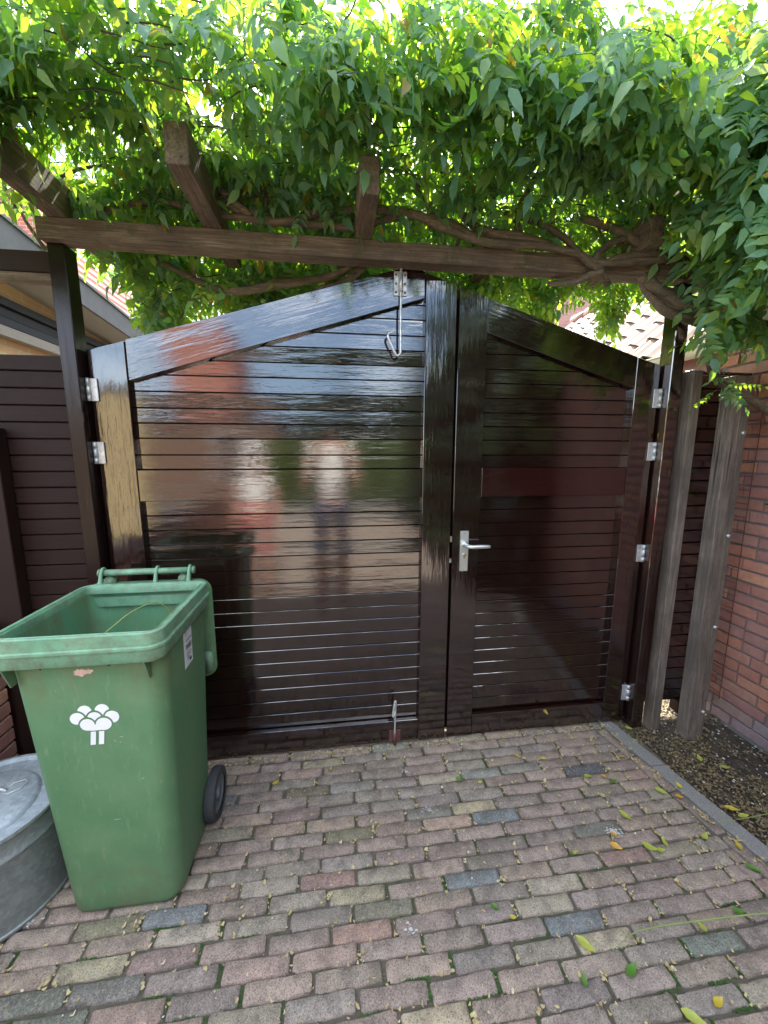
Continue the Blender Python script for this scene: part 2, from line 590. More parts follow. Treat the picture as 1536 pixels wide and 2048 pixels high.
def tube(name, pts, r, mat, parent=None, sides=8, smooth=True, n=8, nz=0, spline=True, label=None):
    P_ = catmull(pts, n) if spline else [Vector(p) for p in pts]
    if hasattr(r, '__len__'):
        m_ = len(P_)
        rr = [float(np.interp(i/(m_-1), np.linspace(0, 1, len(r)), r)) for i in range(m_)]
    else:
        rr = r
    c = P_[0].copy()
    P_ = [p-c for p in P_]
    bm = bmesh.new()
    tube_into(bm, P_, rr, sides, True, nz, R.random()*9)
    me = from_bm(name, bm, smooth)
    o = link(name, me, mat, parent, rel(parent, Matrix.Translation(c)))
    if label:
        o['label'] = label
    return o

def loft(name, rings, mat, parent=None, smooth=True, cap0=True, cap1=True, center=(0, 0, 0), sharp=None, label=None):
    bm = bmesh.new()
    c = Vector(center)
    prev = None
    first = None
    for rg in rings:
        ring = [bm.verts.new(Vector(p)-c) for p in rg]
        if prev:
            n = len(ring)
            for k in range(n):
                bm.faces.new((prev[k], prev[(k+1) % n], ring[(k+1) % n], ring[k]))
        else:
            first = ring
        prev = ring
    if cap0:
        bm.faces.new(first[::-1])
    if cap1:
        bm.faces.new(prev)
    me = from_bm(name, bm, smooth)
    if smooth:
        me.set_sharp_from_angle(angle=rad(35))
    o = link(name, me, mat, parent, rel(parent, Matrix.Translation(c)))
    if label:
        o['label'] = label
    return o

def rrect(cx, cy, w_, d_, r, z, n=6):
    out = []
    for qx, qy, a0 in ((1, 1, 0), (-1, 1, 90), (-1, -1, 180), (1, -1, 270)):
        for k in range(n+1):
            a = rad(a0+90*k/n)
            out.append((cx+qx*(w_/2-r)+r*math.cos(a), cy+qy*(d_/2-r)+r*math.sin(a), z))
    return out

def circ(cx, cy, r, z, n=48):
    return [(cx+r*math.cos(2*math.pi*k/n), cy+r*math.sin(2*math.pi*k/n), z) for k in range(n)]

def arrays_to_mesh(name, V, F4=None, F3=None, smooth=False):
    """V (n,3); F4 (m,4) quads; F3 (k,3) tris"""
    me = bpy.data.meshes.new(name)
    nl = []
    st = []
    idx = []
    o = 0
    for F, k in ((F4, 4), (F3, 3)):
        if F is None or len(F) == 0:
            continue
        F = np.asarray(F, np.int32)
        idx.append(F.ravel())
        st.append(o+np.arange(len(F))*k)
        nl.append(np.full(len(F), k))
        o += len(F)*k
    idx = np.concatenate(idx).astype(np.int32)
    st = np.concatenate(st).astype(np.int32)
    me.vertices.add(len(V))
    me.vertices.foreach_set('co', np.asarray(V, np.float32).ravel())
    me.loops.add(len(idx))
    me.loops.foreach_set('vertex_index', idx)
    me.polygons.add(len(st))
    me.polygons.foreach_set('loop_start', st)
    me.update(calc_edges=True)
    me.validate()
    if smooth:
        me.shade_smooth()
    return me

# ================================================================== THE SETTING
G = 1.775
def plane(name, x0, x1, y0, y1, z, mat, nx=1, ny=1, amp=0, sc_=3.0):
    xs = np.linspace(x0, x1, nx+1)
    ys = np.linspace(y0, y1, ny+1)
    V = []
    for y in ys:
        for x in xs:
            V.append((x, y, z+(amp*noise.fractal(Vector((x*sc_, y*sc_, 0)), 1, 2, 4) if amp else 0)))
    F = []
    for j in range(ny):
        for i in range(nx):
            a = j*(nx+1)+i
            F.append((a, a+1, a+nx+2, a+nx+1))
    me = arrays_to_mesh(name, np.array(V), F4=F, smooth=bool(amp))
    return tag(link(name, me, mat), kind='structure')

plane('ground', -90, 90, -90, 90, -.075, M['ground'])
plane('street', -12, 12, -16, -4.2, -.02, M['asphalt'])

# --- pavement of small clay pavers
def kerb_x(y):
    return 1.478+(1.66-y)*.145

def soft_brick(seed, L=.197, W=.0512, T=.05, n=5, wear=.0045):
    """paver with worn, irregular arrises: a grid top, sides going down"""
    r = random.Random(seed)
    nx, ny = 8, 3
    ph = [r.uniform(0, 6) for _ in range(6)]
    V = []
    idx = {}
    tx = [-.5, -.465, -.36, -.22, -.08, .08, .22, .36, .465, .5]
    ty = [-.5, -.40, .40, .5]
    def cornercut(u, v):
        return 0
    for j, v in enumerate(ty):
        for i, u in enumerate(tx):
            x, y = u*L, v*W
            e = (i in (0, len(tx)-1)) or (j in (0, len(ty)-1))
            cor = (i in (0, len(tx)-1)) and (j in (0, len(ty)-1))
            z = 0
            if e:
                z = -wear*r.uniform(.5, 1.3)
                y += r.uniform(-.0036, .0012)*(1 if v > 0 else -1)
                x += r.uniform(-.002, .001)*(1 if u > 0 else -1)
                if cor:
                    c = r.uniform(.002, .010)
                    x -= math.copysign(c, u)
                    y -= math.copysign(c*.5, v)
                    z -= .0015
            else:
                z = r.uniform(-.0007, .0009)
            idx[i, j] = len(V)
            V.append((x, y, z))
    F4 = []
    nx, ny = len(tx), len(ty)
    for j in range(ny-1):
        for i in range(nx-1):
            F4.append((idx[i, j], idx[i+1, j], idx[i+1, j+1], idx[i, j+1]))
    ring = [idx[i, 0] for i in range(nx)]+[idx[nx-1, j] for j in range(1, ny)]+[idx[i, ny-1] for i in range(nx-2, -1, -1)]+[idx[0, j] for j in range(ny-2, 0, -1)]
    base = len(V)
    for k in ring:
        x, y, z = V[k]
        V.append((x*1.004, y*1.02, -T*.6))
    n_ = len(ring)
    for k in range(n_):
        F4.append((ring[(k+1) % n_], ring[k], base+k, base+(k+1) % n_))
    return np.array(V), np.array(F4)

pav = thing('pavement', None, None, (0, 0, 0), kind='structure')
bed = plane('sand_bed', -3.2, 1.60, -4.2, 3.2, -.0105, M['joint'], 60, 90, .003, 9)
bed.parent = pav
del bed['kind']
PV = [soft_brick(100+i) for i in range(14)]
PVM = []
for i, (V, F) in enumerate(PV):
    me = arrays_to_mesh('brick', V, F4=F, smooth=True)
    me.set_sharp_from_angle(angle=rad(50))
    me.materials.append(M['paver'])
    PVM.append(me)
pal = [((0.310, 0.234, 0.200), 30), ((0.334, 0.255, 0.216), 22), ((0.290, 0.232, 0.200), 22), ((0.281, 0.240, 0.208), 16), ((0.343, 0.245, 0.204), 6), ((0.253, 0.204, 0.188), 6),
       ((0.345, 0.297, 0.244), 6), ((0.216, 0.207, 0.189), 2.2), ((0.393, 0.328, 0.232), .8), ((0.334, 0.211, 0.178), 1.6), ((0.287, 0.270, 0.223), 1.6)]
YEL, BLU, GRN, RED, GRY = (.35, .30, .19), (.160, .178, .178), (.24, .25, .205), (.265, .18, .155), (.29, .265, .225)
special = [(.032, 1.089, YEL), (.445, 1.09, BLU), (-.684, 1.031, YEL), (-.585, 1.089, BLU), (-.698, 1.123, (.22, .20, .12)), (-.794, .971, (.13, .14, .11)), (-.576, .986, RED), (-.167, 1.427, RED),
           (.636, 1.306, BLU), (.772, .944, BLU), (-.5, 1.545, BLU), (-.176, 1.529, (.17, .14, .085)), (.726, 1.574, GRN), (.045, 1.521, GRY), (.30, 1.745, GRN), (-.12, 1.72, YEL), (.06, 1.345, (.19, .17, .10)), (-.83, .93, (.15, .16, .12)),
           (-.62, .95, (.16, .15, .13)), (1.14, .86, (.17, .19, .15)), (.10, 1.03, (.19, .175, .12)), (1.02, 1.215, (.16, .155, .12)), (1.12, 1.50, (.085, .09, .10))]
def pick():
    t = R.uniform(0, sum(p[1] for p in pal))
    for c, w_ in pal:
        t -= w_
        if t <= 0:
            break
    k = R.uniform(.82, 1.15)
    return (c[0]*k*1.02, c[1]*k*1.0, c[2]*k*R.uniform(.86, .98))

bricks = []   # x, y, rot, sx, sy, z, variant, color
PITCH = .0545
row = 0
y = 1.985
while y > -4.1:
    x = -3.1+(row % 2)*.1+R.uniform(-.025, .025)
    if row % 5 == 3:
        x += .05
    lim = kerb_x(y)-.06
    while x < lim-.03:
        L = .198*R.uniform(.965, 1.03)
        if x+L > lim:
            L = lim-x
        if L > .03:
            cx = x+L/2
            wav = .007*math.sin(cx*2.1+y*3)+.0035*math.sin(cx*5.3+row)+.006*cx*(1.75-y)*-.3
            bricks.append([cx, y+wav, R.gauss(0, .012)+.007, (L-.004)/.198, R.uniform(.96, 1.02), R.gauss(0, .0018)-.0015, R.randrange(14), pick()])
        x += L+R.uniform(.003, .008)
    y -= PITCH*R.uniform(.985, 1.015)
    row += 1
yy = 1.95                            # edge course, lengthwise along the kerb
while yy > -4:
    L = .198
    bricks.append([kerb_x(yy-L/2)-.030, yy-L/2, rad(90)+.145+R.gauss(0, .01), 1, .98, R.gauss(0, .0015)-.002, R.randrange(14), tuple(.8*c for c in pick())])
    yy -= L+.006
for sx, sy, c in special:
    b = min(bricks, key=lambda b: (b[0]-sx)**2+((b[1]-sy)*2)**2)
    b[7] = c
def campx(p):
    q = Vector(p)-Vector((0, 0, H))
    z = q.dot(fw)
    if z < .05:
        return None
    return 768+769*q.dot(rt2)/z, 1024-769*q.dot(up2)/z, z
def inview(p, mrg=40):
    c = campx(p)
    return c is not None and -mrg < c[0] < 1536+mrg and -mrg < c[1] < 2048+mrg
near = [b for b in bricks if inview((b[0], b[1], 0), 70) and b[1] < 1.80]
near.sort(key=lambda b: campx((b[0], b[1], 0))[2])
singles = near[:299]
sid = set(id(b) for b in singles)
for b in singles:
    o = bpy.data.objects.new('brick', PVM[b[6]])
    COL.objects.link(o)
    o.parent = pav
    o.location = (b[0], b[1], b[5])
    o.rotation_euler = (R.gauss(0, .008), R.gauss(0, .005), b[2]+(math.pi if R.random() < .5 else 0))
    o.scale = (b[3], b[4], 1)
    o.color = (*b[7], 1)
VV, FF, CC = [], [], []
off = 0
for b in bricks:
    if id(b) in sid:
        continue
    V, F = PV[b[6]]
    c, s_ = math.cos(b[2]), math.sin(b[2])
    x = V[:, 0]*b[3]; yv = V[:, 1]*b[4]
    VV.append(np.stack([x*c-yv*s_+b[0], x*s_+yv*c+b[1], V[:, 2]+b[5]], 1))
    FF.append(F+off)
    CC.append(np.tile((*b[7], 1.0), (len(V), 1)))
    off += len(V)
me = arrays_to_mesh('paver_bricks', np.concatenate(VV), F4=np.concatenate(FF))
ca = me.color_attributes.new('bc', 'FLOAT_COLOR', 'POINT')
ca.data.foreach_set('color', np.concatenate(CC).astype(np.float32).ravel())
tag(link('paver_bricks', me, M['paver_joined'], pav), kind='stuff')

# --- kerb strip
kerb = thing('kerb', None, None, (0, 0, 0), kind='structure')
ys = [1.93, 1.72, 1.475, 1.02, .05, -.95, -1.95, -2.95, -4.0]
for a, b in zip(ys[:-1], ys[1:]):
    ax, bx_ = kerb_x(a), kerb_x(b)
    bm = bmesh.new()
    vs = []
    z1 = .004+R.uniform(-.002, .002)
    for z in (-.08, z1):
        vs.append([bm.verts.new(p) for p in ((ax, a-.002, z), (ax+.074, a-.002, z), (bx_+.074, b+.002, z), (bx_, b+.002, z))])
    bm.faces.new(vs[0]); bm.faces.new(vs[1][::-1])
    for k in range(4):
        bm.faces.new((vs[0][k], vs[0][(k+1) % 4], vs[1][(k+1) % 4], vs[1][k]))
    bmesh.ops.recalc_face_normals(bm, faces=bm.faces[:])
    bmesh.ops.bevel(bm, geom=bm.edges[:], offset=.003, segments=1, affect='EDGES')
    link('kerb_stone', from_bm('kerb_stone', bm), M['kerb'], kerb)

plane('soil_bed', 1.57, 2.25, -4.2, 3.4, -.018, M['soil'], 40, 200, .012, 7)
plane('garden_ground', -14, 14, 3.2, 22, -.03, M['ground'])

# ================================================================== GATE LEAVES
PLU = [1.431, 1.494, 1.565, 1.629, 1.693, 1.761, 1.829, 1.893, 1.960, 2.024, 2.093, 2.155, 2.22, 2.28]
PLL = [.134, .205, .275, .345, .413, .482, .550, .618, .686, .752, .820, .888, .956, 1.023, 1.090, 1.158, 1.226, 1.295]

def clip_poly(pts, a, b, c):
    """keep the side a*x+b*z<=c"""
    out = []
    n = len(pts)
    for i in range(n):
        p, q = pts[i], pts[(i+1) % n]
        fp, fq = a*p[0]+b*p[1]-c, a*q[0]+b*q[1]-c
        if fp <= 0:
            out.append(p)
        if (fp < 0) != (fq < 0) and abs(fp-fq) > 1e-9:
            t = fp/(fp-fq)
            out.append((p[0]+(q[0]-p[0])*t, p[1]+(q[1]-p[1])*t))
    return out

def planks(parent, x0, x1, edges, clip=None, y0=1.804, y1=1.8155, mat=None, tilt=.020):
    for z0, z1 in zip(edges[:-1], edges[1:]):
        pts = [(x0, z0+.0008), (x1, z0+.0008), (x1, z1-.0020), (x0, z1-.0020)]
        if clip:
            pts = clip_poly(pts, *clip)
        if len(pts) < 3 or max(p[0] for p in pts)-min(p[0] for p in pts) < .02:
            continue
        poly_board('plank', pts, y0, y1, mat or M['gloss'], parent, 0, .0019, R.gauss(0, tilt))

# left leaf
gl = thing('gate_leaf', 'wide dark brown glossy plank gate leaf with rising top rail, behind the green bin', 'gate', (-.985, 1.80, 0))
poly_board('stile', [(-.980, .01), (-.838, .01), (-.838, 1.953), (-.980, 1.912)], G, 1.83, M['gloss'], gl, rad(90))
poly_board('stile', [(.414, .01), (.556, .01), (.556, 2.235), (.34+.09, 2.275), (.414, 2.279)], G, 1.83, M['gloss'], gl, rad(90))
sl_ = (2.303-1.957)/(.40+.834)
poly_board('top_rail', [(-.834, 1.797), (.410, 2.174), (.410, 2.283), (.345, 2.303), (-.834, 1.958)], G+.001, 1.83, M['gloss'], gl, math.atan(.29))
bx('middle_rail', (-.836, G+.001, 1.293), (.412, 1.829, 1.429), M['gloss'], gl)
bx('bottom_rail', (-.836, G+.001, .012), (.412, 1.829, .130), M['gloss'], gl)
planks(gl, -.845, .422, PLL)
planks(gl, -.845, .422, PLU, (-.303, 1, 2.062))
bx('backing_panel', (-.845, 1.816, .12), (.422, 1.822, 1.32), M['matt'], gl, 0)
poly_board('backing_panel', [(-.845, 1.42), (.422, 1.42), (.422, 2.19), (-.845, 1.81)], 1.816, 1.822, M['matt'], gl, 0, 0)
# right leaf
gr = thing('gate_leaf', 'narrower dark gate leaf with the lever handle, top falling to the right', 'gate', (1.59, 1.80, 0))
poly_board('stile', [(.568, .01), (.703, .01), (.703, 2.192), (.568, 2.232)], G, 1.83, M['gloss'], gr, rad(90))
poly_board('stile', [(1.466, .012), (1.592, .012), (1.592, 1.928), (1.466, 1.962)], G, 1.83, M['gloss'], gr, rad(90))
poly_board('top_rail', [(.705, 2.044), (1.464, 1.815), (1.464, 1.963), (.705, 2.190)], G+.001, 1.83, M['gloss'], gr, -math.atan(.30))
bx('middle_rail', (.705, G+.001, 1.293), (1.464, 1.829, 1.432), M['gloss_red_reflect'], gr, label='middle rail in a redder brown that carries a red reflection in its colour')
bx('bottom_rail', (.705, G+.001, .012), (1.464, 1.829, .128), M['gloss'], gr)
planks(gr, .695, 1.474, PLL, tilt=.008)
planks(gr, .695, 1.474, PLU, (.302, 1, 2.268), tilt=.008)
bx('backing_panel', (.695, 1.816, .12), (1.474, 1.822, 1.32), M['matt'], gr, 0)
poly_board('backing_panel', [(.695, 1.42), (1.474, 1.42), (1.474, 1.83), (.695, 2.06)], 1.816, 1.822, M['matt'], gr, 0, 0)
bx('gap_stop_lath', (.553, 1.833, .02), (.60, 1.845, 2.2), M['matt'], gr, 0, 'Z')

# handle
pl = bx('handle_plate', (.606, 1.766, .926), (.647, 1.7745, 1.128), M['alu'], gr, .0015)
for z in (.938, 1.117):
    loft('screw', [[(.6265+.0035*math.cos(a*rad(60)), 1.7650, z+.0035*math.sin(a*rad(60))) for a in range(6)], [(.6265+.0045*math.cos(a*rad(60)), 1.7665, z+.0045*math.sin(a*rad(60))) for a in range(6)]], M['steel'], gr, False, center=(.6265, 1.766, z))
tube('handle', [(.628, 1.766, 1.062), (.628, 1.745, 1.062), (.630, 1.722, 1.062), (.645, 1.712, 1.0615), (.68, 1.711, 1.061), (.715, 1.712, 1.0605), (.735, 1.714, 1.060)], [.0125, .0105, .0095, .0098, .0100, .0095, .0085], M['alu'], gr, 12)
tube('handle_collar', [(.628, 1.767, 1.062), (.628, 1.757, 1.062)], .015, M['alu'], gr, 16, spline=False)
tube('lock_cylinder', [(.6265, 1.768, 1.010), (.6265, 1.761, 1.010)], .0082, M['brass'], gr, 12, spline=False)
bx('lock_cylinder', (.6230, 1.7625, .990), (.6300, 1.768, 1.008), M['brass'], gr, .001)
bx('latch', (.556, 1.779, 1.072), (.5675, 1.80, 1.098), M['brass'], gr, .001)
bx('latch', (.556, 1.785, .965), (.5675, 1.80, .985), M['steel'], gr, .001)

# hinges
def hinge(parent, x, z, side):
    y = 1.770
    leafx = (x, x+.032*side)
    o = bx('hinge', (min(leafx), 1.768, z-.045), (max(leafx), 1.7735, z+.045), M['steel'], parent, .001)
    bx('hinge_leaf', (min(x, x-.03*side), 1.7665, z-.044), (max(x, x-.03*side), 1.7685, z+.044), M['steel'], o, .0005)
    for a, b in ((-.045, -.021), (-.019, .019), (.021, .045)):
        tube('knuckle', [(x, y-.006, z+a), (x, y-.006, z+b)], .0075, M['steel'], o, 10, spline=False)
for z in (1.757, 1.502, .88, .22):
    hinge(gl, -.984, z, 1)
for z in (1.770, 1.512, .985, .187):
    hinge(gr, 1.598, z, -1)

# cane bolts with hook handles
bt = tube('bolt', [(.300, 1.758, 2.345), (.300, 1.758, 2.20), (.300, 1.757, 2.05), (.301, 1.757, 1.955), (.298, 1.757, 1.935), (.287, 1.757, 1.927), (.277, 1.757, 1.935), (.268, 1.757, 1.953),
                   (.247, 1.757, 1.998), (.245, 1.757, 2.012), (.253, 1.757, 2.021), (.270, 1.757, 2.023)], .0052, M['steel'], gl, 8)
for z0, z1 in ((2.19, 2.275),):
    bx('bolt_plate', (.272, 1.7705, z0-.012), (.328, 1.7745, z1), M['steel'], gl, .0008)
    tube('bolt_tube', [(.300, 1.758, z0-.005), (.300, 1.758, z1-.01)], .0088, M['steel'], gl, 10, spline=False)
for x in (.280, .320):
    for z in (2.19, 2.225, 2.26):
        tube('screw', [(x, 1.7705, z), (x, 1.7675, z)], .0045, M['rust_plate'], gl, 8, spline=False)
tube('bolt', [(.286, 1.757, -.004), (.286, 1.757, .10), (.288, 1.756, .20), (.290, 1.752, .252), (.288, 1.750, .262), (.283, 1.746, .255), (.276, 1.74, .218), (.272, 1.737, .195), (.275, 1.738, .186), (.282, 1.745, .193), (.287, 1.754, .202)], .0052, M['steel'], gl, 8)
bx('bolt_plate', (.258, 1.7705, .015), (.318, 1.7745, .085), M['rust_plate'], gl, .0008)
tube('bolt_tube', [(.286, 1.757, .012), (.286, 1.757, .078)], .0088, M['rust_plate'], gl, 10, spline=False)

# ================================================================== PERGOLA FRAME
pg = thing('pergola', 'dark stained timber pergola frame over the gate carrying the wisteria', 'pergola', (.4, 1.74, 0))
bx('post', (-1.050, 1.722, 0), (-.991, 1.80, 2.281), M['worn'], pg, .003, 'Z')
bx('post', (1.603, 1.722, 0), (1.668, 1.80, 2.281), M['gloss'], pg, .003, 'Z')
bx('beam', (-1.062, 1.692, 2.281), (2.16, 1.768, 2.353), M['beam'], pg, .003, 'X')
for x, y0, y1 in ((-.99, 1.30, 2.04), (-.445, 1.36, 2.03), (.135, 1.42, 2.03), (.74, 1.76, 2.03), (1.34, 1.58, 2.03), (1.92, 1.2, 2.05)):
    bx('rafter', (x-.034, y0, 2.355), (x+.034, y1, 2.468), M['beam'], pg, .003, 'Y')
bx('gap_stop_lath', (-1.04, 1.838, 0), (-.965, 1.852, 1.93), M['matt'], pg, 0, 'Z')  # unseen lath added to block sun through the left hinge gap
bx('gap_stop_lath', (1.578, 1.838, 0), (1.668, 1.852, 1.90), M['matt'], pg, 0, 'Z')  # unseen lath added to block the sun line beside the right post
bx('cross_beam', (-2.25, 1.735, 2.18), (-1.044, 1.79, 2.255), M['matt'], pg, .003, 'X')
bx('cross_beam', (-2.25, 1.738, 2.150), (-1.044, 1.786, 2.178), M['beam'], pg, .002, 'X')

# ================================================================== SIDE FENCES
lf = thing('fence', 'matt dark brown plank fence between the green bin and the left outbuilding', 'fence', (-1.28, 1.81, 0))
zs = [.06+i*.0682 for i in range(28)]
zs[-1] = 1.897
for z0, z1 in zip(zs[:-1], zs[1:]):
    poly_board('plank', [(-2.2, z0+.0015), (-1.05, z0+.0015), (-1.05, z1-.0035), (-2.2, z1-.0035)], 1.806, 1.826, M['matt'], lf, 0, .0025, R.gauss(0, .003))
bx('backing_panel', (-2.2, 1.8275, .05), (-1.05, 1.834, 1.89), M['matt'], lf, 0)  # unseen sheet added to stop daylight showing between the planks
bx('post', (-1.500, 1.742, 0), (-1.335, 1.80, 1.60), M['matt'], lf, .003, 'Z')
rf = thing('fence', 'narrow dark glossy plank panel between the two weathered grey posts', 'fence', (1.85, 1.84, 0))
zs = [.075+i*.0676 for i in range(28)]
for z0, z1 in zip(zs[:-1], zs[1:]):
    poly_board('plank', [(1.672, z0+.0015), (2.155, z0+.0015), (2.155, z1-.0035), (1.672, z1-.0035)], 1.822, 1.842, M['gloss'], rf, 0, .0025, R.gauss(0, .003))
bx('backing_panel', (1.672, 1.8435, .08), (2.155, 1.85, 1.90), M['matt'], rf, 0)  # added behind the panel so no light streaks pass the plank gaps
bx('capping', (1.670, 1.812, 1.902), (2.155, 1.85, 1.914), M['gloss'], rf, .002)
bx('bottom_block', (1.965, 1.80, .0), (2.03, 1.86, .074), M['matt'], rf, .003)

def wpost(label, x0, x1, y0, y1, z1, cap, ang=0):
    t = thing('wooden_post', label, 'post', ((x0+x1)/2, (y0+y1)/2, 0), 'weathered wooden posts by the brick wall')
    bx('post_timber', (x0, y0, -.05), (x1, y1, z1), M['grey_wood'], t, .003, 'Z')
    if cap:
        bx('cap', (x0-.002, y0-.002, z1+.001), (x1+.002, y1+.002, z1+.006), M['steel'], t, .001)
    return t
wpost('shorter weathered grey post with pale metal cap, beside the right leaf of the gate', 1.716, 1.768, 1.712, 1.775, 1.893, True)
w2 = wpost('taller weathered grey post with bolts, standing nearest the brick wall', 1.846, 1.905, 1.625, 1.69, 1.86, False)
bx('side_timber', (1.907, 1.631, -.05), (1.952, 1.69, 1.86), M['grey_wood'], w2, .003, 'Z')
for z in (.14, .62, 1.10, 1.60):
    tube('bolt', [(1.929, 1.632, z), (1.929, 1.620, z)], .009, M['steel'], w2, 8, spline=False)

# ================================================================== WALLS
def wall_bricks(parent, axis, face, lo, hi, z0, z1, outward, hgt=.0635, maxn=299, plinth=0, thick=.012, seedoff=0):
    """real bricks set in mortar. axis 'y': wall plane X=face, bricks run along Y"""
    L0 = .212
    mesh_cache = []
    for i in range(8):
        r = random.Random(500+i+seedoff)
        bm = bmesh.new()
        bmesh.ops.create_cube(bm, size=1)
        for v in bm.verts:
            v.co.x *= L0
            v.co.y *= .03
            v.co.z *= hgt-.011
            v.co += Vector((r.uniform(-.002, .002), r.uniform(-.0008, .0008), r.uniform(-.0012, .0012)))
        bmesh.ops.bevel(bm, geom=bm.edges[:], offset=.0025, segments=1, affect='EDGES')
        me_ = from_bm('brick', bm)
        me_.materials.append(M['brick'])
        mesh_cache.append(me_)
    items = []
    z = z0+hgt/2
    c = 0
    while z < z1:
        y_ = lo-(c % 2)*.11-(.05 if c % 4 == 2 else 0)
        while y_ < hi:
            L = L0 if R.random() < .72 else L0/2-.005
            a, b = max(y_, lo), min(y_+L, hi)
            if b-a > .03:
                items.append(((a+b)/2, z, (b-a)/L0, c))
            y_ += L+.0105
        z += hgt
        c += 1
    def pos(it):
        return Vector((face, it[0], it[1])) if axis == 'y' else Vector((it[0], face, it[1]))
    items.sort(key=lambda it: (0 if inview(pos(it), 120) else 1, pos(it).length))
    rotm = Matrix.Rotation(rad(90), 4, 'Z') if axis == 'y' else Matrix.Identity(4)
    rest = []
    for k, it in enumerate(items):
        p = pos(it)
        if axis == 'y':
            p.x += outward*(thick-.015)+R.uniform(-.0015, .0015)
        else:
            p.y += outward*(thick-.015)+R.uniform(-.0015, .0015)
        mw = Matrix.Translation(p) @ rotm @ Matrix.Diagonal((it[2], 1, 1, 1))
        me_ = mesh_cache[R.randrange(8)]
        if k < maxn:
            o = link('brick', me_, None, parent, rel(parent, mw))
            if it[3] < plinth:
                o.color = (.8, 1.25, 1.6, 1)
            else:
                g = R.uniform(1.0, 1.3)
                o.color = (g, g, g, 1)
        else:
            rest.append((me_, mw))
    if rest:
        VV, FF, off = [], [], 0
        cache = {}
        for me_, mw in rest:
            if me_.name not in cache:
                V = np.array([v.co[:] for v in me_.vertices])
                F = [tuple(f.vertices) for f in me_.polygons]
                cache[me_.name] = (V, np.array([f for f in F if len(f) == 4]), np.array([f for f in F if len(f) == 3]))
            V, F4, F3 = cache[me_.name]
            A = np.array(rel(parent, mw))
            VV.append(V @ A[:3, :3].T+A[:3, 3])
            FF.append((F4+off, F3+off if len(F3) else None))
            off += len(V)
        me2 = arrays_to_mesh('far_bricks', np.concatenate(VV), np.concatenate([f[0] for f in FF]), np.concatenate([f[1] for f in FF if f[1] is not None]) if FF[0][1] is not None else None)
        o = link('far_bricks', me2, M['brick'], parent)
        o.color = (1, 1, 1, 1)
        tag(o, kind='stuff')

hr = thing('brick_house', 'orange brown brick house wall with grey mortar at the right edge, behind the wisteria trunk', 'house', (2.3, 0, 0))
bx('mortar_core', (2.172, -3.0, -.05), (2.45, 1.99, 3.05), M['mortar'], hr, 0, 'Y')
wall_bricks(hr, 'y', 2.172, -3.0, 1.985, -.0, 3.0, -1, plinth=2)
lw = thing('brick_wall', 'low brown brick wall at the left edge behind the zinc tub', 'wall', (-1.55, 1.2, 0))
bx('mortar_core', (-1.66, -2.5, -.05), (-1.422, 1.715, .76), M['mortar'], lw, 0, 'Y')
wall_bricks(lw, 'y', -1.422, -2.5, 1.712, 0, .74, 1, maxn=150, seedoff=50)
bx('wall_cap', (-1.67, -2.5, .762), (-1.408, 1.716, .80), M['matt'], lw, .003, 'Y')

# wire ladder trellis against the brick wall
tr = thing('wire_trellis', 'thin rusty wire ladder hung against the brick wall beside the bolted post', 'trellis', (2.10, 1.72, .1))
tube('wire', [(2.150, 1.735, .12), (2.148, 1.733, .8), (2.150, 1.735, 1.3), (2.150, 1.730, 1.72)], .0022, M['rust_plate'], tr, 6)
tube('wire', [(2.152, 1.83, .12), (2.150, 1.828, .8), (2.152, 1.83, 1.3), (2.152, 1.825, 1.72)], .0022, M['rust_plate'], tr, 6)
z = .16
while z < 1.72:
    tube('rung', [(2.150, 1.734, z), (2.151, 1.829, z+.002)], .0018, M['rust_plate'], tr, 5, spline=False)
    z += .072

# ================================================================== LEFT OUTBUILDING
lb = thing('outbuilding', 'tan brick outbuilding with grey zinc eave and black window frame behind the left fence', 'outbuilding', (-2.6, 3.8, 0))
bx('wall', (-3.6, 2.25, 0), (-2.32, 6.6, 2.72), M['tanbrick'], lb, 0)
wn = bx('window_frame', (-2.318, 2.27, 2.37), (-2.245, 5.9, 2.43), M['black_frame'], lb, .004, 'Y')
bx('window_frame', (-2.318, 2.27, 2.434), (-2.265, 5.9, 2.50), M['black_frame'], lb, .004, 'Y')
bx('window_frame', (-2.318, 2.27, 2.504), (-2.235, 5.9, 2.56), M['black_frame'], lb, .004, 'Y')
bx('sill', (-2.318, 2.27, 2.295), (-2.235, 5.9, 2.366), M['cream_board'], lb, .003, 'Y')
bx('window_pane', (-2.317, 2.40, 1.90), (-2.30, 3.6, 2.20), M['glass'], lb, 0, 'Y')
bx('corner_brick', (-2.316, 2.27, 1.5), (-2.28, 2.36, 2.29), M['redbrick'], lb, .002, 'Z')
def slab(name, pts, mat, parent):
    """closed solid from a list of 8 corner points (4 bottom, 4 top)"""
    bm = bmesh.new()
    v = [bm.verts.new(p) for p in pts]
    for f in ((0, 1, 2, 3), (7, 6, 5, 4), (0, 4, 5, 1), (1, 5, 6, 2), (2, 6, 7, 3), (3, 7, 4, 0)):
        bm.faces.new([v[i] for i in f])
    me_ = from_bm(name, bm)
    off = parent.matrix_basis.translation if parent else Vector()
    return link(name, me_, mat, parent, Matrix.Translation(-off))
y0, y1 = 1.95, 6.8
e0, e1 = 2.98, 2.58
slab('soffit', [(-2.60, y0, e0-.19), (-1.99, y0, e0-.19), (-1.99, y1, e1-.10), (-2.60, y1, e1-.10), (-2.60, y0, e0-.17), (-1.99, y0, e0-.17), (-1.99, y1, e1-.08), (-2.60, y1, e1-.08)], M['soffit'], lb)
slab('fascia', [(-1.988, y0, e0-.21), (-1.965, y0, e0-.21), (-1.965, y1, e1-.12), (-1.988, y1, e1-.12), (-1.988, y0, e0), (-1.965, y0, e0), (-1.965, y1, e1), (-1.988, y1, e1)], M['zincsheet'], lb)
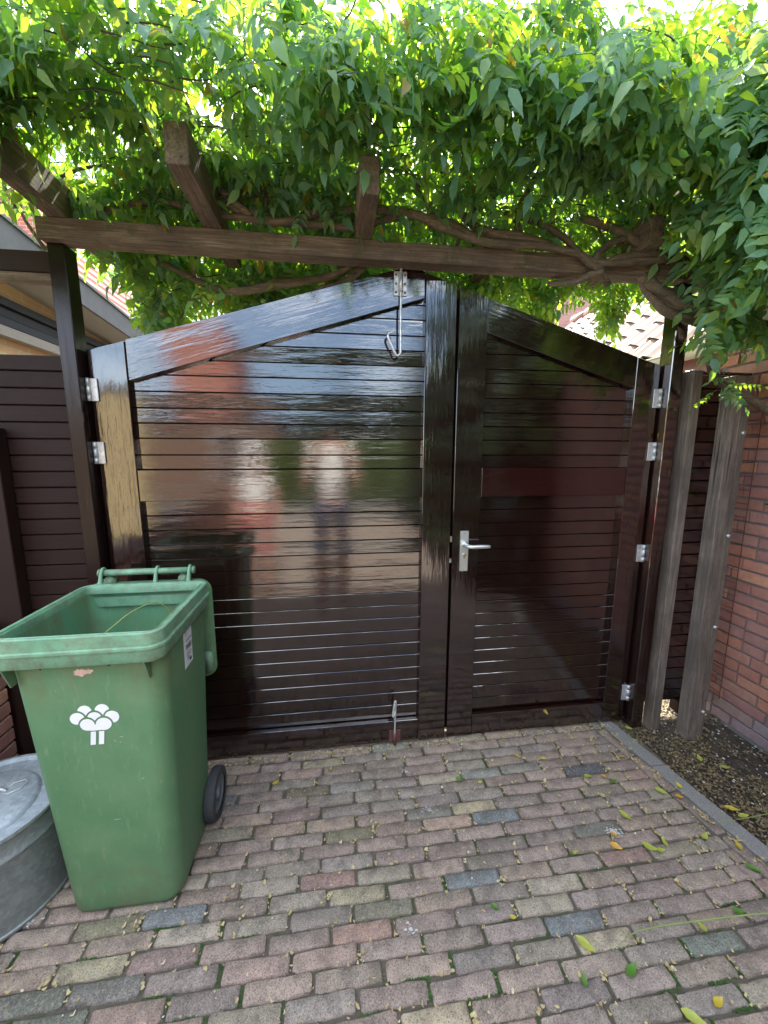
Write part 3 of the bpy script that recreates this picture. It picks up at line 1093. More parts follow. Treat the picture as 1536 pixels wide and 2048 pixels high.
slab('roof', [(-3.7, y0, e0+.15), (-1.95, y0, e0+.001), (-1.95, y1, e1+.001), (-3.7, y1, e1+.15), (-3.7, y0, e0+.18), (-1.95, y0, e0+.02), (-1.95, y1, e1+.02), (-3.7, y1, e1+.18)], M['zincsheet'], lb)

# far red brick house, upper left
fh = thing('house', 'tall red brick house glimpsed at the far upper left behind the leaves', 'house', (-8, 9, 0))
poly_board('wall', [(-12, 0), (-5.0, 0), (-5.0, 5.4), (-6.2, 7.2), (-8.5, 9), (-12, 9)], 8.6, 12, M['redbrick'], fh, 0, 0)
bx('chimney', (-9.4, 9, 9.0), (-8.6, 9.8, 10.2), M['redbrick'], fh, .01)

# right outbuilding with a tiled roof
ro = thing('outbuilding', 'low outbuilding with sunlit clay tile roof and cream gutter beyond the gate', 'outbuilding', (3.5, 4.6, 0))
RY0, RY1 = 2.25, 6.9
bx('wall', (2.86, 2.3, 0), (5.6, 6.9, 2.18), M['beigebrick'], ro, 0)
bx('fascia', (2.78, RY0, 2.10), (2.80, RY1, 2.25), M['board'], ro, 0, 'Y')
bm = bmesh.new()
N_ = 12
prev = None
for y in (RY0, RY1):
    ring = []
    for k in range(N_+1):
        a = math.pi+math.pi*k/N_
        ring.append(bm.verts.new((2.715+.062*math.cos(a), y, 2.27+.062*math.sin(a)-.0)))
    for k in range(N_, -1, -1):
        a = math.pi+math.pi*k/N_
        ring.append(bm.verts.new((2.715+.057*math.cos(a), y, 2.27+.057*math.sin(a))))
    if prev:
        n = len(ring)
        for k in range(n):
            bm.faces.new((prev[k], prev[(k+1) % n], ring[(k+1) % n], ring[k]))
    else:
        bm.faces.new(ring)
    prev = ring
bm.faces.new(prev)
g_ = link('gutter', from_bm('gutter', bm, False), M['gutter'], ro, Matrix.Translation((-3.5, -4.6, 0)))
tube('gutter_bead', [(2.652, RY0, 2.274), (2.652, RY1, 2.274)], .009, M['gutter'], g_, 6, spline=False)
# roof plane rises towards +X
RS = math.atan2(.9, 1)
def tile_mesh():
    nU, W_, Lt = 9, .235, .40
    V = []
    for z_, th in ((0, 0), (0, -.014)):
        for j in (0, 1):
            for i in range(nU+1):
                u = i/nU
                h = .030*math.cos(2*math.pi*u)*(1 if u < .5 else 1)
                V.append((j*Lt, (u-.5)*W_*1.06, h+th+(.018 if j == 0 else 0)))
    F = []
    n_ = nU+1
    for i in range(nU):
        F.append((i, i+1, n_+i+1, n_+i))
        F.append((2*n_+i+1, 2*n_+i, 3*n_+i, 3*n_+i+1))
        F.append((i+1, i, 2*n_+i, 2*n_+i+1))
        F.append((n_+i, n_+i+1, 3*n_+i+1, 3*n_+i))
    return arrays_to_mesh('tile', np.array(V), F4=F, smooth=True)
tm = tile_mesh()
tm.set_sharp_from_angle(angle=rad(40))
tm.materials.append(M['tile'])
ex, ez = 2.70, 2.30
ni = 7
for i in range(ni):
    for j in range(20):
        u = i*.335
        o = link('tile', tm, None, ro, rel(ro, Matrix.Translation((ex+u*math.cos(RS), RY0+.12+j*.235, ez+u*math.sin(RS)+R.uniform(-.003, .003))) @ Matrix.Rotation(-RS, 4, 'Y') @ Matrix.Rotation(R.gauss(0, .006), 4, 'Z')))
ux = ni*.335
slab('roof', [(2.72, RY0+.02, 2.27), (2.72+ux*math.cos(RS), RY0+.02, 2.27+ux*math.sin(RS)), (2.72+ux*math.cos(RS), RY1, 2.27+ux*math.sin(RS)), (2.72, RY1, 2.27),
               (2.72-.02, RY0+.02, 2.29), (2.70+ux*math.cos(RS), RY0+.02, 2.29+ux*math.sin(RS)), (2.70+ux*math.cos(RS), RY1, 2.29+ux*math.sin(RS)), (2.70, RY1, 2.29)], M['board'], ro)
for j in range(12):
    y = RY0+.2+j*.4
    tube('ridge_tile', [(ex+ux*math.cos(RS)+.02, y-.2, ez+ux*math.sin(RS)+.0), (ex+ux*math.cos(RS)+.02, y+.195, ez+ux*math.sin(RS)+.012)], [.10, .11], M['board'], ro, 12, spline=False)
# brick gable behind
gb = thing('house', 'pink brown brick house gable standing behind the tiled roof on the right', 'house', (7, 8.4, 0))
poly_board('wall', [(4.62, 0), (10, 0), (10, 7.2), (7.2, 7.4), (4.62, 5.6)], 8.0, 11, M['gable'], gb, 0, 0)

# ================================================================== BEHIND THE CAMERA (seen in the gloss paint)
hb = thing('house', 'low beige brick house behind the camera seen mirrored in the gloss paint', 'house', (-4.2, -9, 0))
bx('wall', (-7.5, -11.5, 0), (-1.6, -8.0, 3.0), M['beigebrick'], hb, 0)
bx('roof', (-7.7, -11.7, 3.0), (-1.4, -7.8, 3.25), M['zincsheet'], hb, .01)
bx('upper_storey', (-4.6, -11.2, 3.25), (-2.9, -8.6, 4.9), M['redbrick'], hb, 0)
bx('window_frame', (-3.4, -7.998, 1.0), (-2.5, -7.94, 2.2), M['white'], hb, .01)
bx('window_pane', (-3.33, -7.938, 1.07), (-2.57, -7.93, 2.13), M['black_frame'], hb, 0)
bx('door', (-6.2, -7.998, 0), (-5.3, -7.95, 2.1), M['denim'], hb, .01)
yw = thing('garden_wall', 'sunlit yellow plaster garden wall behind the camera on the left', 'wall', (-4.4, -3.4, 0))
bx('wall_panel', (-4.15, -3.9, 0), (-3.3, -3.7, 2.5), M['yellowwall'], yw, .01)
bx('timber_panel', (-7.0, -3.88, 0), (-4.155, -3.72, 2.45), M['matt'], yw, .01)
bx('coping', (-4.2, -3.95, 2.505), (-3.2, -3.65, 2.56), M['kerb'], yw, .01)
ob = thing('shed', 'garden shed with bright orange tile roof behind the camera', 'shed', (3.3, -7.4, 0))
bx('wall', (2.7, -8.4, 0), (4.1, -7.0, 2.86), M['matt'], ob, .01)
slab('roof', [(2.72, -6.85, 2.86), (4.2, -6.85, 2.86), (4.2, -8.0, 3.5), (3.2, -8.0, 3.5), (2.62, -6.87, 2.92), (4.2, -6.87, 2.92), (4.2, -8.0, 3.6), (3.2, -8.0, 3.6)], M['orange_roof'], ob)

def leaf_cloud(blobs, n, size, seed):
    rs = np.random.RandomState(seed)
    ws = np.array([b[3]**2 for b in blobs])
    ws = ws/ws.sum()
    k = rs.choice(len(blobs), n, p=ws)
    B = np.array(blobs)[k]
    d = rs.normal(size=(n, 3))
    d /= np.linalg.norm(d, axis=1)[:, None]
    rr = B[:, 3]*(rs.uniform(.45, 1.08, n))
    C = B[:, :3]+d*rr[:, None]*np.array([1, 1, .8])
    nrm = d+rs.normal(size=(n, 3))*.7+np.array([0, 0, .4])
    nrm /= np.linalg.norm(nrm, axis=1)[:, None]
    t = np.cross(nrm, rs.normal(size=(n, 3)))
    t /= np.linalg.norm(t, axis=1)[:, None]
    b = np.cross(nrm, t)
    s_ = size*rs.uniform(.6, 1.3, n)[:, None]
    V = np.stack([C-t*s_, C-b*s_*.45+nrm*s_*.12, C+t*s_, C+b*s_*.45+nrm*s_*.12], 1).reshape(-1, 3)
    F = np.arange(n*4).reshape(n, 4)
    return V, F

def tree(label, x, y, blobs, n, size, mat, trunk_h, tr=.09, seed=1, name='tree', group=None):
    t = thing(name, label, {'tree': 'tree', 'hedge': 'hedge', 'added_shrub_row': 'shrubs'}[name], (x, y, 0), group)
    V, F = leaf_cloud([(b[0], b[1], b[2], b[3]) for b in blobs], n, size, seed)
    link('crown' if name == 'tree' else 'foliage', arrays_to_mesh('crown', V, F4=F), mat, t)
    if trunk_h:
        tube('trunk', [(x, y, -.05), (x+.05, y, trunk_h*.5), (x, y+.05, trunk_h)], [tr, tr*.8, tr*.5], M['bark'], t, 8)
        for b in blobs[:5]:
            tube('limb', [(x, y, trunk_h*.75), (x+b[0]*.5, y+b[1]*.5, (trunk_h*.8+b[2])/2+.1), (x+b[0]*.9, y+b[1]*.9, b[2])], [tr*.45, tr*.3, .01], M['bark'], t, 6)
    return t
tree('pale green tree behind the left half of the gate roofline', -2.7, 9.2, [(0, 0, 3.9, .8), (.7, .1, 3.5, .7), (-.8, 0, 3.6, .8), (.2, .4, 4.6, .7), (-1.6, .4, 3.4, .7), (1.5, .2, 3.1, .6)], 5200, .06, M['tree_leaf'], 3.2, seed=3)
tree('bright green tree seen left of the far brick gable', 4.0, 10.6, [(0, 0, 4.4, .8), (.8, 0, 4.0, .8), (-.9, 0, 4.1, .9), (.2, .4, 5.2, .8), (-1.7, 0, 3.8, .8)], 5200, .06, M['tree_leaf'], 3.4, seed=4)
tree('dark evergreen tree behind the camera on the right', 3.9, -8.5, [(0, 0, 5.0, 1.3), (.8, 0, 3.8, 1.4), (-.6, 0, 3.5, 1.3), (.3, .3, 6.4, 1.0), (1.5, 0, 2.6, 1.4), (-.9, .2, 2.3, 1.2)], 9000, .13, M['dark_leaf'], 4, .16, seed=5)
tree('dark bushy tree behind the camera beyond the hedge', .6, -11.5, [(0, 0, 3.4, 1.2), (1.4, 0, 3.1, 1.2), (-1.4, 0, 3.0, 1.1), (2.6, 0, 3.3, 1.2)], 7000, .13, M['dark_leaf'], 3, .14, seed=6)
tree('dark evergreen shrubs growing along the right brick wall behind the camera', 1.75, -2.0, [(x_, y_, z_, .42) for y_ in (-1.9, -1.3, -.7, -.1, .5, 1.1, 1.7) for x_, z_ in ((0, .4), (.12, 1.0), (.15, 1.6), (.2, 2.2), (.25, 2.7))], 26000, .12, M['dark_leaf'], 0, seed=9, name='added_shrub_row')  # added so the right gate leaf mirrors something dark
tree('sunny green garden hedge behind the camera', .8, -6.4, [(x_, 0, z_, .52) for x_ in (-2.1, -1.4, -.7, 0, .7, 1.4, 2.1) for z_ in (.45, 1.0, 1.45)], 9000, .07, M['hedge_leaf'], 0, seed=7, name='hedge')

# ================================================================== GREEN WHEELED BIN
bn = thing('wheelie_bin', 'open green plastic wheelie bin with white cauliflower-like tree emblem on its front', 'bin', (-.725, 1.33, 0))
def body_ring(z, inset=0):
    t = z/.95
    w_ = .345+(.425-.345)*t
    d_ = .345+(.435-.345)*t
    cx = -.712-.020*t
    yf = 1.158-.022*t
    return rrect(cx, yf+d_/2, w_-2*inset, d_-2*inset, max(.01, .055-inset), z, 7)
rings = [body_ring(0.004, .012), body_ring(.012, .004), body_ring(.03)]+[body_ring(z) for z in np.linspace(.1, .955, 14)]
loft('body', rings, M['bin'], bn, True, True, False, center=(-.725, 1.33, 0))
inr = [body_ring(z, .006) for z in np.linspace(.968, .06, 12)]
loft('body_inside', inr, M['bin_in'], bn, True, False, True, center=(-.725, 1.33, 0))
# rim with a stepped front face
RCX, RCY, RW, RD = -.735, 1.335, .462, .462
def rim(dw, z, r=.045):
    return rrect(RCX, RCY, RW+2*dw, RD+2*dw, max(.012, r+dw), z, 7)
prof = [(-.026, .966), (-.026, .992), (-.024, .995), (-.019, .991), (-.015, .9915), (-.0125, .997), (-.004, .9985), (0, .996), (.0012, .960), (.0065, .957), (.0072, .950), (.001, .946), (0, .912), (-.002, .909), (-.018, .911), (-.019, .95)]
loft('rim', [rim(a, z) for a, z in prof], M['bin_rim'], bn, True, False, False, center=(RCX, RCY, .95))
# stiffening webs under the rim
for x in (-.921, -.553):
    poly = [(1.103, .912), (1.146, .912), (1.148, .845), (1.128, .845)]
    bm = bmesh.new()
    vs = [[bm.verts.new((xx-x, y_-1.12, z_-.88)) for y_, z_ in poly] for xx in (x-.002, x+.002)]
    bm.faces.new(vs[0]); bm.faces.new(vs[1][::-1])
    for k in range(4):
        bm.faces.new((vs[0][k], vs[0][(k+1) % 4], vs[1][(k+1) % 4], vs[1][k]))
    link('web', from_bm('web', bm), M['bin'], bn, rel(bn, Matrix.Translation((x, 1.12, .88))))
for x in (-.84, -.66):
    tube('comb_tooth', [(x, 1.118, .918), (x+.003, 1.126, .895)], [.005, .002], M['ink'], bn, 6, spline=False)
# handle bar
hb_ = tube('handle', [(-.925, 1.607, 1.030), (-.582, 1.607, 1.030)], .0125, M['bin_rim'], bn, 14, spline=False)
for x in (-.918, -.715, -.590):
    tube('bracket', [(x, 1.575, .985), (x, 1.582, 1.005), (x, 1.592, 1.034), (x, 1.607, 1.0475), (x, 1.622, 1.036), (x, 1.624, 1.015)], [.011, .008, .006, .0055, .006, .005], M['bin_rim'], hb_, 8)
tube('end_cap', [(-.579, 1.607, 1.030), (-.573, 1.607, 1.030)], .0155, M['bin_rim'], hb_, 14, spline=False)
tube('end_cap', [(-.934, 1.607, 1.030), (-.928, 1.607, 1.030)], .0155, M['bin_rim'], hb_, 14, spline=False)
# lid folded right back, hanging behind the bin
def lid_ring(y, inset, r=.05):
    return [(x, y, z) for x, z, _ in rrect(-.755, .765, .475-2*inset, .44-2*inset, max(.01, r-inset), 0, 6)]
lid = loft('lid', [lid_ring(1.622, .03), lid_ring(1.622, .002), lid_ring(1.628, 0), lid_ring(1.634, .003), lid_ring(1.640, .02), lid_ring(1.668, .035), lid_ring(1.672, .06)], M['bin'], bn, True, True, True, center=(-.755, 1.645, .765))
bx('lid_grip', (-.560, 1.600, .575), (-.528, 1.624, .665), M['bin_rim'], lid, .006, 'Z', True, seg=2)
for x in (-.90, -.62):
    bx('lid_hinge', (x-.02, 1.60, .96), (x+.02, 1.645, 1.01), M['bin'], lid, .006, 'Z', True, seg=2)
# wheels
ax_ = tube('axle', [(-.90, 1.482, .100), (-.52, 1.482, .100)], .011, M['rubber'], bn, 8, spline=False)
for x in (-.515, -.905):
    wh = thing('wheel', None, None, (x, 1.482, .1))
    wh.parent = bn
    wh.location = Vector((x, 1.482, .1))-Vector(bn.location)
    def wring(dx, r):
        return [(x+dx, 1.482+r*math.cos(2*math.pi*k/36), .1+r*math.sin(2*math.pi*k/36)) for k in range(36)]
    loft('tyre', [wring(a, r) for a, r in ((-.020, .070), (-.022, .088), (-.018, .096), (-.008, .0995), (.008, .0995), (.018, .096), (.022, .088), (.020, .070))], M['rubber'], wh, True, False, False, center=(x, 1.482, .1))
    loft('hub', [wring(a, r) for a, r in ((-.017, .001), (-.017, .071), (.015, .071), (.015, .060), (.008, .055), (.008, .025), (.019, .022), (.019, .001))], M['hub'], wh, True, True, True, center=(x, 1.482, .1))

# front print: the tree emblem, flat print on the sloping front
def front_y(z):
    return 1.158-.022*z/.95
def flat(name, polys, mat, parent, fn, off=.0008):
    V, F3 = [], []
    for ip, poly in enumerate(polys):
        off += .00012 if ip else 0
        cx = sum(p[0] for p in poly)/len(poly)
        cz = sum(p[1] for p in poly)/len(poly)
        b = len(V)
        V.append(fn(cx, cz, off))
        for p in poly:
            V.append(fn(p[0], p[1], off))
        n = len(poly)
        for k in range(n):
            F3.append((b, b+1+k, b+1+(k+1) % n))
    me_ = arrays_to_mesh(name, np.array(V), F3=F3)
    return link(name, me_, mat, parent, rel(parent, Matrix.Identity(4)))
def uv2w(u, v):
    v2 = v+(u-700)*.10
    u2 = u-(v-1450)*.15
    return (-.7935+(u2-300)/6300, .7640-(v2-1120)/5250)
lobes = {'tl': (560, 1235, 122, 108), 'tr': (858, 1200, 124, 108), 'l': (438, 1355, 124, 100), 'r': (1032, 1305, 124, 104), 'c': (732, 1345, 124, 112), 'bl': (612, 1455, 124, 100), 'br': (894, 1432, 134, 106)}
front_of = {'tl': ['l', 'c'], 'tr': ['c', 'r', 'br'], 'l': ['bl'], 'r': ['br'], 'c': ['bl', 'br'], 'bl': [], 'br': []}
polys = []
for k, (cx, cy, rx, ry) in lobes.items():
    pts = []
    if k in ('bl', 'br'):
        cx0, cy0 = cx, cy
    else:
        cx0, cy0 = cx, cy-30
        if k == 'l':
            cx0, cy0 = cx-25, cy
        if k == 'r':
            cx0, cy0 = cx+25, cy
    for a in range(0, 360, 6):
        dx, dy = math.cos(rad(a)), math.sin(rad(a))
        r = 0
        while r < 320:
            r += 3
            x, y = cx0+dx*r, cy0+dy*r
            if ((x-cx)/rx)**2+((y-cy)/ry)**2 > 1:
                break
            if any(((x-lobes[f][0])/(lobes[f][2]+33))**2+((y-lobes[f][1])/(lobes[f][3]+33))**2 < 1 for f in front_of[k]):
                break
        pts.append(uv2w(cx0+dx*r, cy0+dy*r))
    polys.append(pts)
polys.append([uv2w(u, v) for u, v in ((560, 1500), (760, 1440), (950, 1475), (930, 1528), (700, 1556), (600, 1552))])
polys.append([uv2w(u, v) for u, v in ((672, 1574), (762, 1566), (762, 1800), (672, 1808))])
polys.append([uv2w(u, v) for u, v in ((815, 1560), (905, 1552), (905, 1786), (815, 1794))])
flat('emblem', polys, M['white'], bn, lambda x, z, o: (x, front_y(z)-o, z))
R2 = random.Random(5)
st = []
for k in range(26):
    a = 2*math.pi*k/26
    st.append((-.735+.027*math.cos(a)*R2.uniform(.8, 1.12), .874+.011*math.sin(a)*R2.uniform(.5, 1.35)))
flat('torn_sticker', [st], M['sticker_old'], bn, lambda x, z, o: (x, front_y(z)-o, z))
for (x, z, l, a) in ((-.675, .640, .012, -.9), (-.655, .652, .014, .25), (-.660, .634, .006, .1), (-.700, .36, .025, .05), (-.61, .50, .014, .2), (-.815, .82, .010, 1.2)):
    c, s__ = math.cos(a), math.sin(a)
    flat('scratch', [[(x-l/2*c, z-l/2*s__), (x, z-.0005), (x+l/2*c, z+l/2*s__), (x, z+.0006)]], M['sticker'], bn, lambda x, z, o: (x, front_y(z)-o, z))
# barcode sticker on the right side
def side_x(z):
    t = z/.95
    return -.712-.020*t+(.345+.080*t)/2
fs = lambda y, z, o: (side_x(z)+o, y, z)
flat('barcode_sticker', [[(1.305, .762), (1.380, .762), (1.380, .925), (1.305, .925)]], M['sticker'], bn, fs, .0012)
bars = []
y_ = 1.322
while y_ < 1.366:
    w_ = R2.choice((.0008, .0014, .002))
    bars.append([(y_, .825), (y_+w_, .825), (y_+w_, .845), (y_, .845)])
    y_ += w_+R2.choice((.0008, .0014))
for z_, l_ in ((.898, .02), (.862, .05), (.857, .05), (.815, .035), (.808, .045), (.800, .04), (.792, .03)):
    bars.append([(1.320, z_), (1.320+l_, z_), (1.320+l_, z_+.002), (1.320, z_+.002)])
bars.append([(1.345, .776), (1.360, .776), (1.360, .788), (1.345, .788)])
flat('sticker_print', bars, M['ink'], bn, fs, .0018)
cu = bpy.data.curves.new('t', 'FONT')
cu.body = '2'
cu.size = .020
to = bpy.data.objects.new('t', cu)
COL.objects.link(to)
bpy.context.view_layer.update()
me_ = bpy.data.meshes.new_from_object(to.evaluated_get(bpy.context.evaluated_depsgraph_get()))
bpy.data.objects.remove(to)
link('sticker_number', me_, M['ink'], bn, rel(bn, Matrix.Translation((side_x(.88)+.0022, 1.322, .876)) @ Matrix.Rotation(rad(90), 4, 'Z') @ Matrix.Rotation(rad(90), 4, 'X')))

tube('curved_stem', [(-.74, 1.20, .93), (-.71, 1.24, .955), (-.67, 1.30, .985), (-.625, 1.36, .99), (-.592, 1.385, .95), (-.588, 1.375, .88), (-.585, 1.37, .80)], [.0016, .0022, .0024, .0022, .0020, .0022, .002], M['green_stem'], None, 6)
cs = bpy.data.objects['curved_stem']
tag(cs, 'curved yellow green plant stem lying inside the open green bin', 'stem')

# ================================================================== ZINC TUB
zt = thing('zinc_tub', 'round galvanised zinc tub with pale lid to the left of the green bin', 'tub', (-1.205, 1.295, 0))
cx, cy = -1.190, 1.290
prof = [(.228, .004), (.238, .0), (.243, .006), (.243, .014), (.239, .018), (.238, .03), (.2385, .10), (.238, .18), (.237, .245), (.2395, .252), (.243, .262), (.2395, .272), (.236, .278), (.235, .315), (.238, .322), (.241, .328), (.239, .335), (.234, .334), (.231, .325), (.231, .20)]
loft('body', [circ(cx, cy, r-.017, z, 72) for r, z in prof], M['zinc'], zt, True, False, False, center=(cx, cy, 0))
lprof = [(.226, .000), (.2265, .010), (.224, .014), (.220, .012), (.214, .002), (.19, .004), (.165, .006), (.158, .016), (.150, .020), (.08, .024), (.001, .026)]
lidm = Matrix.Translation((cx, cy, .322)) @ Matrix.Rotation(rad(4.5), 4, 'X')
lr = [[tuple(lidm @ Vector(p)) for p in circ(0, 0, max(.001, r-.017), z, 72)] for r, z in lprof]
zl = loft('lid', [[(p[0], p[1]-.0, p[2]-.012) for p in rg] for rg in lr], M['zinc_lid'], zt, True, True, True, center=(cx, cy, .32))
tube('lid_handle', [(-1.165, 1.345, .335), (-1.150, 1.362, .342), (-1.120, 1.372, .343), (-1.105, 1.36, .342), (-1.112, 1.335, .341), (-1.14, 1.32, .338), (-1.16, 1.325, .336)], .0018, M['steel'], zl, 6, spline=False)
tube('handle_strap', [(-1.20, 1.33, .336), (-1.175, 1.333, .346), (-1.155, 1.335, .337)], .006, M['steel'], zl, 6)

# ================================================================== WISTERIA
def compound(seed, pairs=5, L=.23):
    r = random.Random(seed)
    V, F3, F4 = [], [], []
    bend = r.uniform(.2, 1.2)
    def rach(t):
        x = L*t
        return Vector((x, .012*math.sin(t*3+seed), -bend*x*x))
    # rachis, a thin three-sided stalk
    prev = None
    for k in range(6):
        p = rach(k/5)
        b = len(V)
        w_ = .0014*(1-.12*k)
        V += [tuple(p+Vector((0, w_, 0))), tuple(p+Vector((0, -w_, 0))), tuple(p+Vector((0, 0, -w_*1.5)))]
        if prev is not None:
            for i in range(3):
                F4.append((prev+i, prev+(i+1) % 3, b+(i+1) % 3, b+i))
        prev = b
    k_seed = [0.]
    def leaflet(p, d, nrm, l, w_):
        d = d.normalized()
        s_ = d.cross(nrm).normalized()
        n_ = s_.cross(d).normalized()
        curl = r.uniform(.1, .45)
        fold = r.uniform(.10, .35)
        tw = r.uniform(-.25, .25)
        us = (.02, .25, .55, .82, 1)
        ww = (.10, .48, .42, .13, 0)
        b = len(V)
        for i, (u, q) in enumerate(zip(us, ww)):
            c = p+d*(l*u)-n_*(l*curl*u*u)
            if i < 4:
                so_ = s_*math.cos(tw*u)+n_*math.sin(tw*u)
                wav = .09*l*math.sin(i*2.4+seed+k_seed[0])
                k_seed[0] += .7
                V.append(tuple(c+so_*(w_*q)+n_*(w_*q*fold+wav*.5)))
                V.append(tuple(c))
                V.append(tuple(c-so_*(w_*q)+n_*(w_*q*fold-wav*.5)))
            else:
                V.append(tuple(c))
        for i in range(3):
            a = b+3*i
            F4.append((a, a+1, a+4, a+3))
            F4.append((a+1, a+2, a+5, a+4))
        a = b+9
        F3.append((a, a+1, a+3)); F3.append((a+1, a+2, a+3))
    for k in range(pairs):
        t = .20+.72*k/pairs
        p = rach(t)
        tg = (rach(t+.02)-rach(t-.02)).normalized()
        for sgn in (1, -1):
            ang = rad(r.uniform(52, 72))
            d = tg*math.cos(ang)+Vector((0, sgn, 0))*math.sin(ang)+Vector((0, 0, -r.uniform(-.05, .30)))
            nrm = Vector((0, sgn*-.1, 1))+Vector((r.uniform(-.25, .25), r.uniform(-.25, .25), 0))
            leaflet(p, d, nrm, r.uniform(.046, .070)*(1-.10*abs(k-2)/2), r.uniform(.019, .027))
    leaflet(rach(1), (rach(1)-rach(.95)).normalized()+Vector((0, 0, -.2)), Vector((.3, 0, 1)), r.uniform(.052, .072), .027)
    return np.array(V), np.array(F4), np.array(F3)
CL = [compound(i, 4+(i % 3), (.165, .20, .235)[i % 3]) for i in range(12)]
CLM = []
for V, F4, F3 in CL:
    me_ = arrays_to_mesh('leaf', V, F4, F3, smooth=True)
    me_.materials.append(M['leaf'])
    CLM.append(me_)

wis = thing('wisteria', 'old wisteria with twisted stems and dense green leaves covering the pergola over the gate', 'climbing plant', (2.07, 1.36, 0))
RL = random.Random(21)
leaves = []      # matrices
def add_leaf(p, az, droop, roll=None, s_=1):
    """p = leaf base, az = heading in XY, droop = angle below horizontal"""
    if roll is None:
        roll = RL.gauss(0, .75)
    m_ = Matrix.Translation(p) @ Matrix.Rotation(az, 4, 'Z') @ Matrix.Rotation(droop, 4, 'Y') @ Matrix.Rotation(roll, 4, 'X') @ Matrix.Scale(s_, 4)
    leaves.append((m_, RL.randrange(12)))
def add_frond(p, s_=1, back=False):
    """a hanging leaf whose upper side turns out to the open air"""
    n_ = Vector((RL.gauss(0, .45), -.75 if not (back and RL.random() < .5) else .6, RL.uniform(.15, 1.1))).normalized()
    dn = Vector((0, 0, -1))
    dn = (dn-n_*dn.dot(n_)).normalized()
    a = RL.gauss(0, rad(48))
    x_ = Matrix.Rotation(a, 3, n_) @ dn
    y_ = n_.cross(x_)
    m_ = Matrix((x_, y_, n_)).transposed().to_4x4()
    m_.translation = p
    leaves.append((m_ @ Matrix.Scale(s_, 4), RL.randrange(12)))
def nz3(x, y, z, f=2.2):
    return noise.noise(Vector((x*f, y*f, z*f+3.7)))
def top_z(x, y):
    t = 2.85+.09*math.sin(x*4.1+.6)+.12*nz3(x, y, 0, 3)
    if x < -.75:
        t -= .30*min(1, (-.75-x)/.25)
    if .85 < x < 1.15:
        t -= .03
    if x > 1.3:
        t += .25
    if y < 1.6:
        t -= (1.6-y)*.5
    return t
# shoots: a spray of leaves along a short arching stem
shoots = []
def shoot(p, d, n, l, droopy=.6, s_=1):
    pts = [Vector(p)]
    if p[1] < 1.72:
        s_ *= 1.06
    d = Vector(d).normalized()
    for k in range(n):
        d = (d+Vector((RL.gauss(0, .18), RL.gauss(0, .18), RL.gauss(0, .12)-.06*droopy))).normalized()
        pts.append(pts[-1]+d*(l/n))
        az = math.atan2(d.y, d.x)+(1 if k % 2 else -1)*RL.uniform(.6, 1.9)
        if droopy > .4 and RL.random() < (.8 if p[1] < 1.75 else .55):
            add_frond(pts[-1], s_*RL.uniform(.62, 1.25), p[1] > 1.75)
        else:
            add_leaf(pts[-1], az, RL.uniform(.0, .75)*droopy+RL.uniform(-.25, .2), None, s_*RL.uniform(.62, 1.25))
    add_leaf(pts[-1], math.atan2(d.y, d.x), RL.uniform(.1, .7)*droopy, None, s_)
    shoots.append(pts)
# 1 main crown above the beam
cnt = 0
while cnt < 400:
    x = RL.uniform(-1.75, 2.75)
    y = RL.uniform(1.42, 2.9)
    tz = top_z(x, y)
    lo = 2.58 if y < 1.75 else 2.45
    z = RL.uniform(lo, tz)
    dens = nz3(x, y, z)
    keep = .50+1.9*dens
    if y > 1.7 and x < -1.12 and z < 2.8:
        continue
    if y > 1.75 and x > .9 and z < 2.62:
        continue
    if y > 1.75:
        keep *= .55
    if 1.7 < y < 2.2 and z < 2.62 and -.7 < x < .7:
        keep *= .35
    if RL.random() > keep:
        continue
    front = y < 1.65
    d = (RL.gauss(0, .7), -1 if front else RL.gauss(0, .8), RL.uniform(-.2, .7))
    shoot((x, y, z), d, 4, RL.uniform(.14, .30), 1.0)
    cnt += 1
# 2 upward young sprays at the top edge, lit from behind
for k in range(150):
    x = RL.uniform(-1.3, 2.7)
    y = RL.uniform(1.5, 2.3)
    shoot((x, y, top_z(x, y)-.14), (RL.gauss(0, .4), RL.gauss(.1, .3), 1), 5, RL.uniform(.12, .30), .25, .9)
# 3 front drape just above the beam, tips hanging
for k in range(110):
    x = RL.uniform(-1.35, 1.5)
    if RL.random() > .62+1.3*nz3(x*1.7, 5, 0):
        continue
    y = RL.uniform(1.42, 1.60)
    z = 2.66+.05*math.sin(x*5)+RL.uniform(-.05, .16)
    shoot((x, y, z), (RL.gauss(0, .8), -.7, -.1), 4, RL.uniform(.12, .24), 1.15)
# 4 behind the beam: hanging sprays bright against the light
for x0, x1, y0, y1, z0, z1, n_ in ((-1.02, -.25, 1.98, 2.5, 2.20, 2.5, 84), (-.35, .25, 2.0, 2.6, 2.36, 2.55, 34), (.35, 1.15, 1.98, 2.3, 2.34, 2.50, 60), (1.15, 1.75, 1.98, 2.2, 2.40, 2.50, 36), (1.48, 1.54, 2.08, 2.14, 2.30, 2.34, 3), (1.14, 1.20, 2.1, 2.2, 2.30, 2.36, 3), (-1.0, 1.2, 1.95, 2.9, 2.45, 2.6, 110), (-1.10, -.80, 2.0, 2.2, 2.06, 2.34, 26)):
    for k in range(n_):
        shoot((RL.uniform(x0, x1), RL.uniform(y0, y1), RL.uniform(z0, z1)), (RL.gauss(0, .6), RL.gauss(0, .5), -.5), 4, RL.uniform(.12, .24), 1.5, .9)
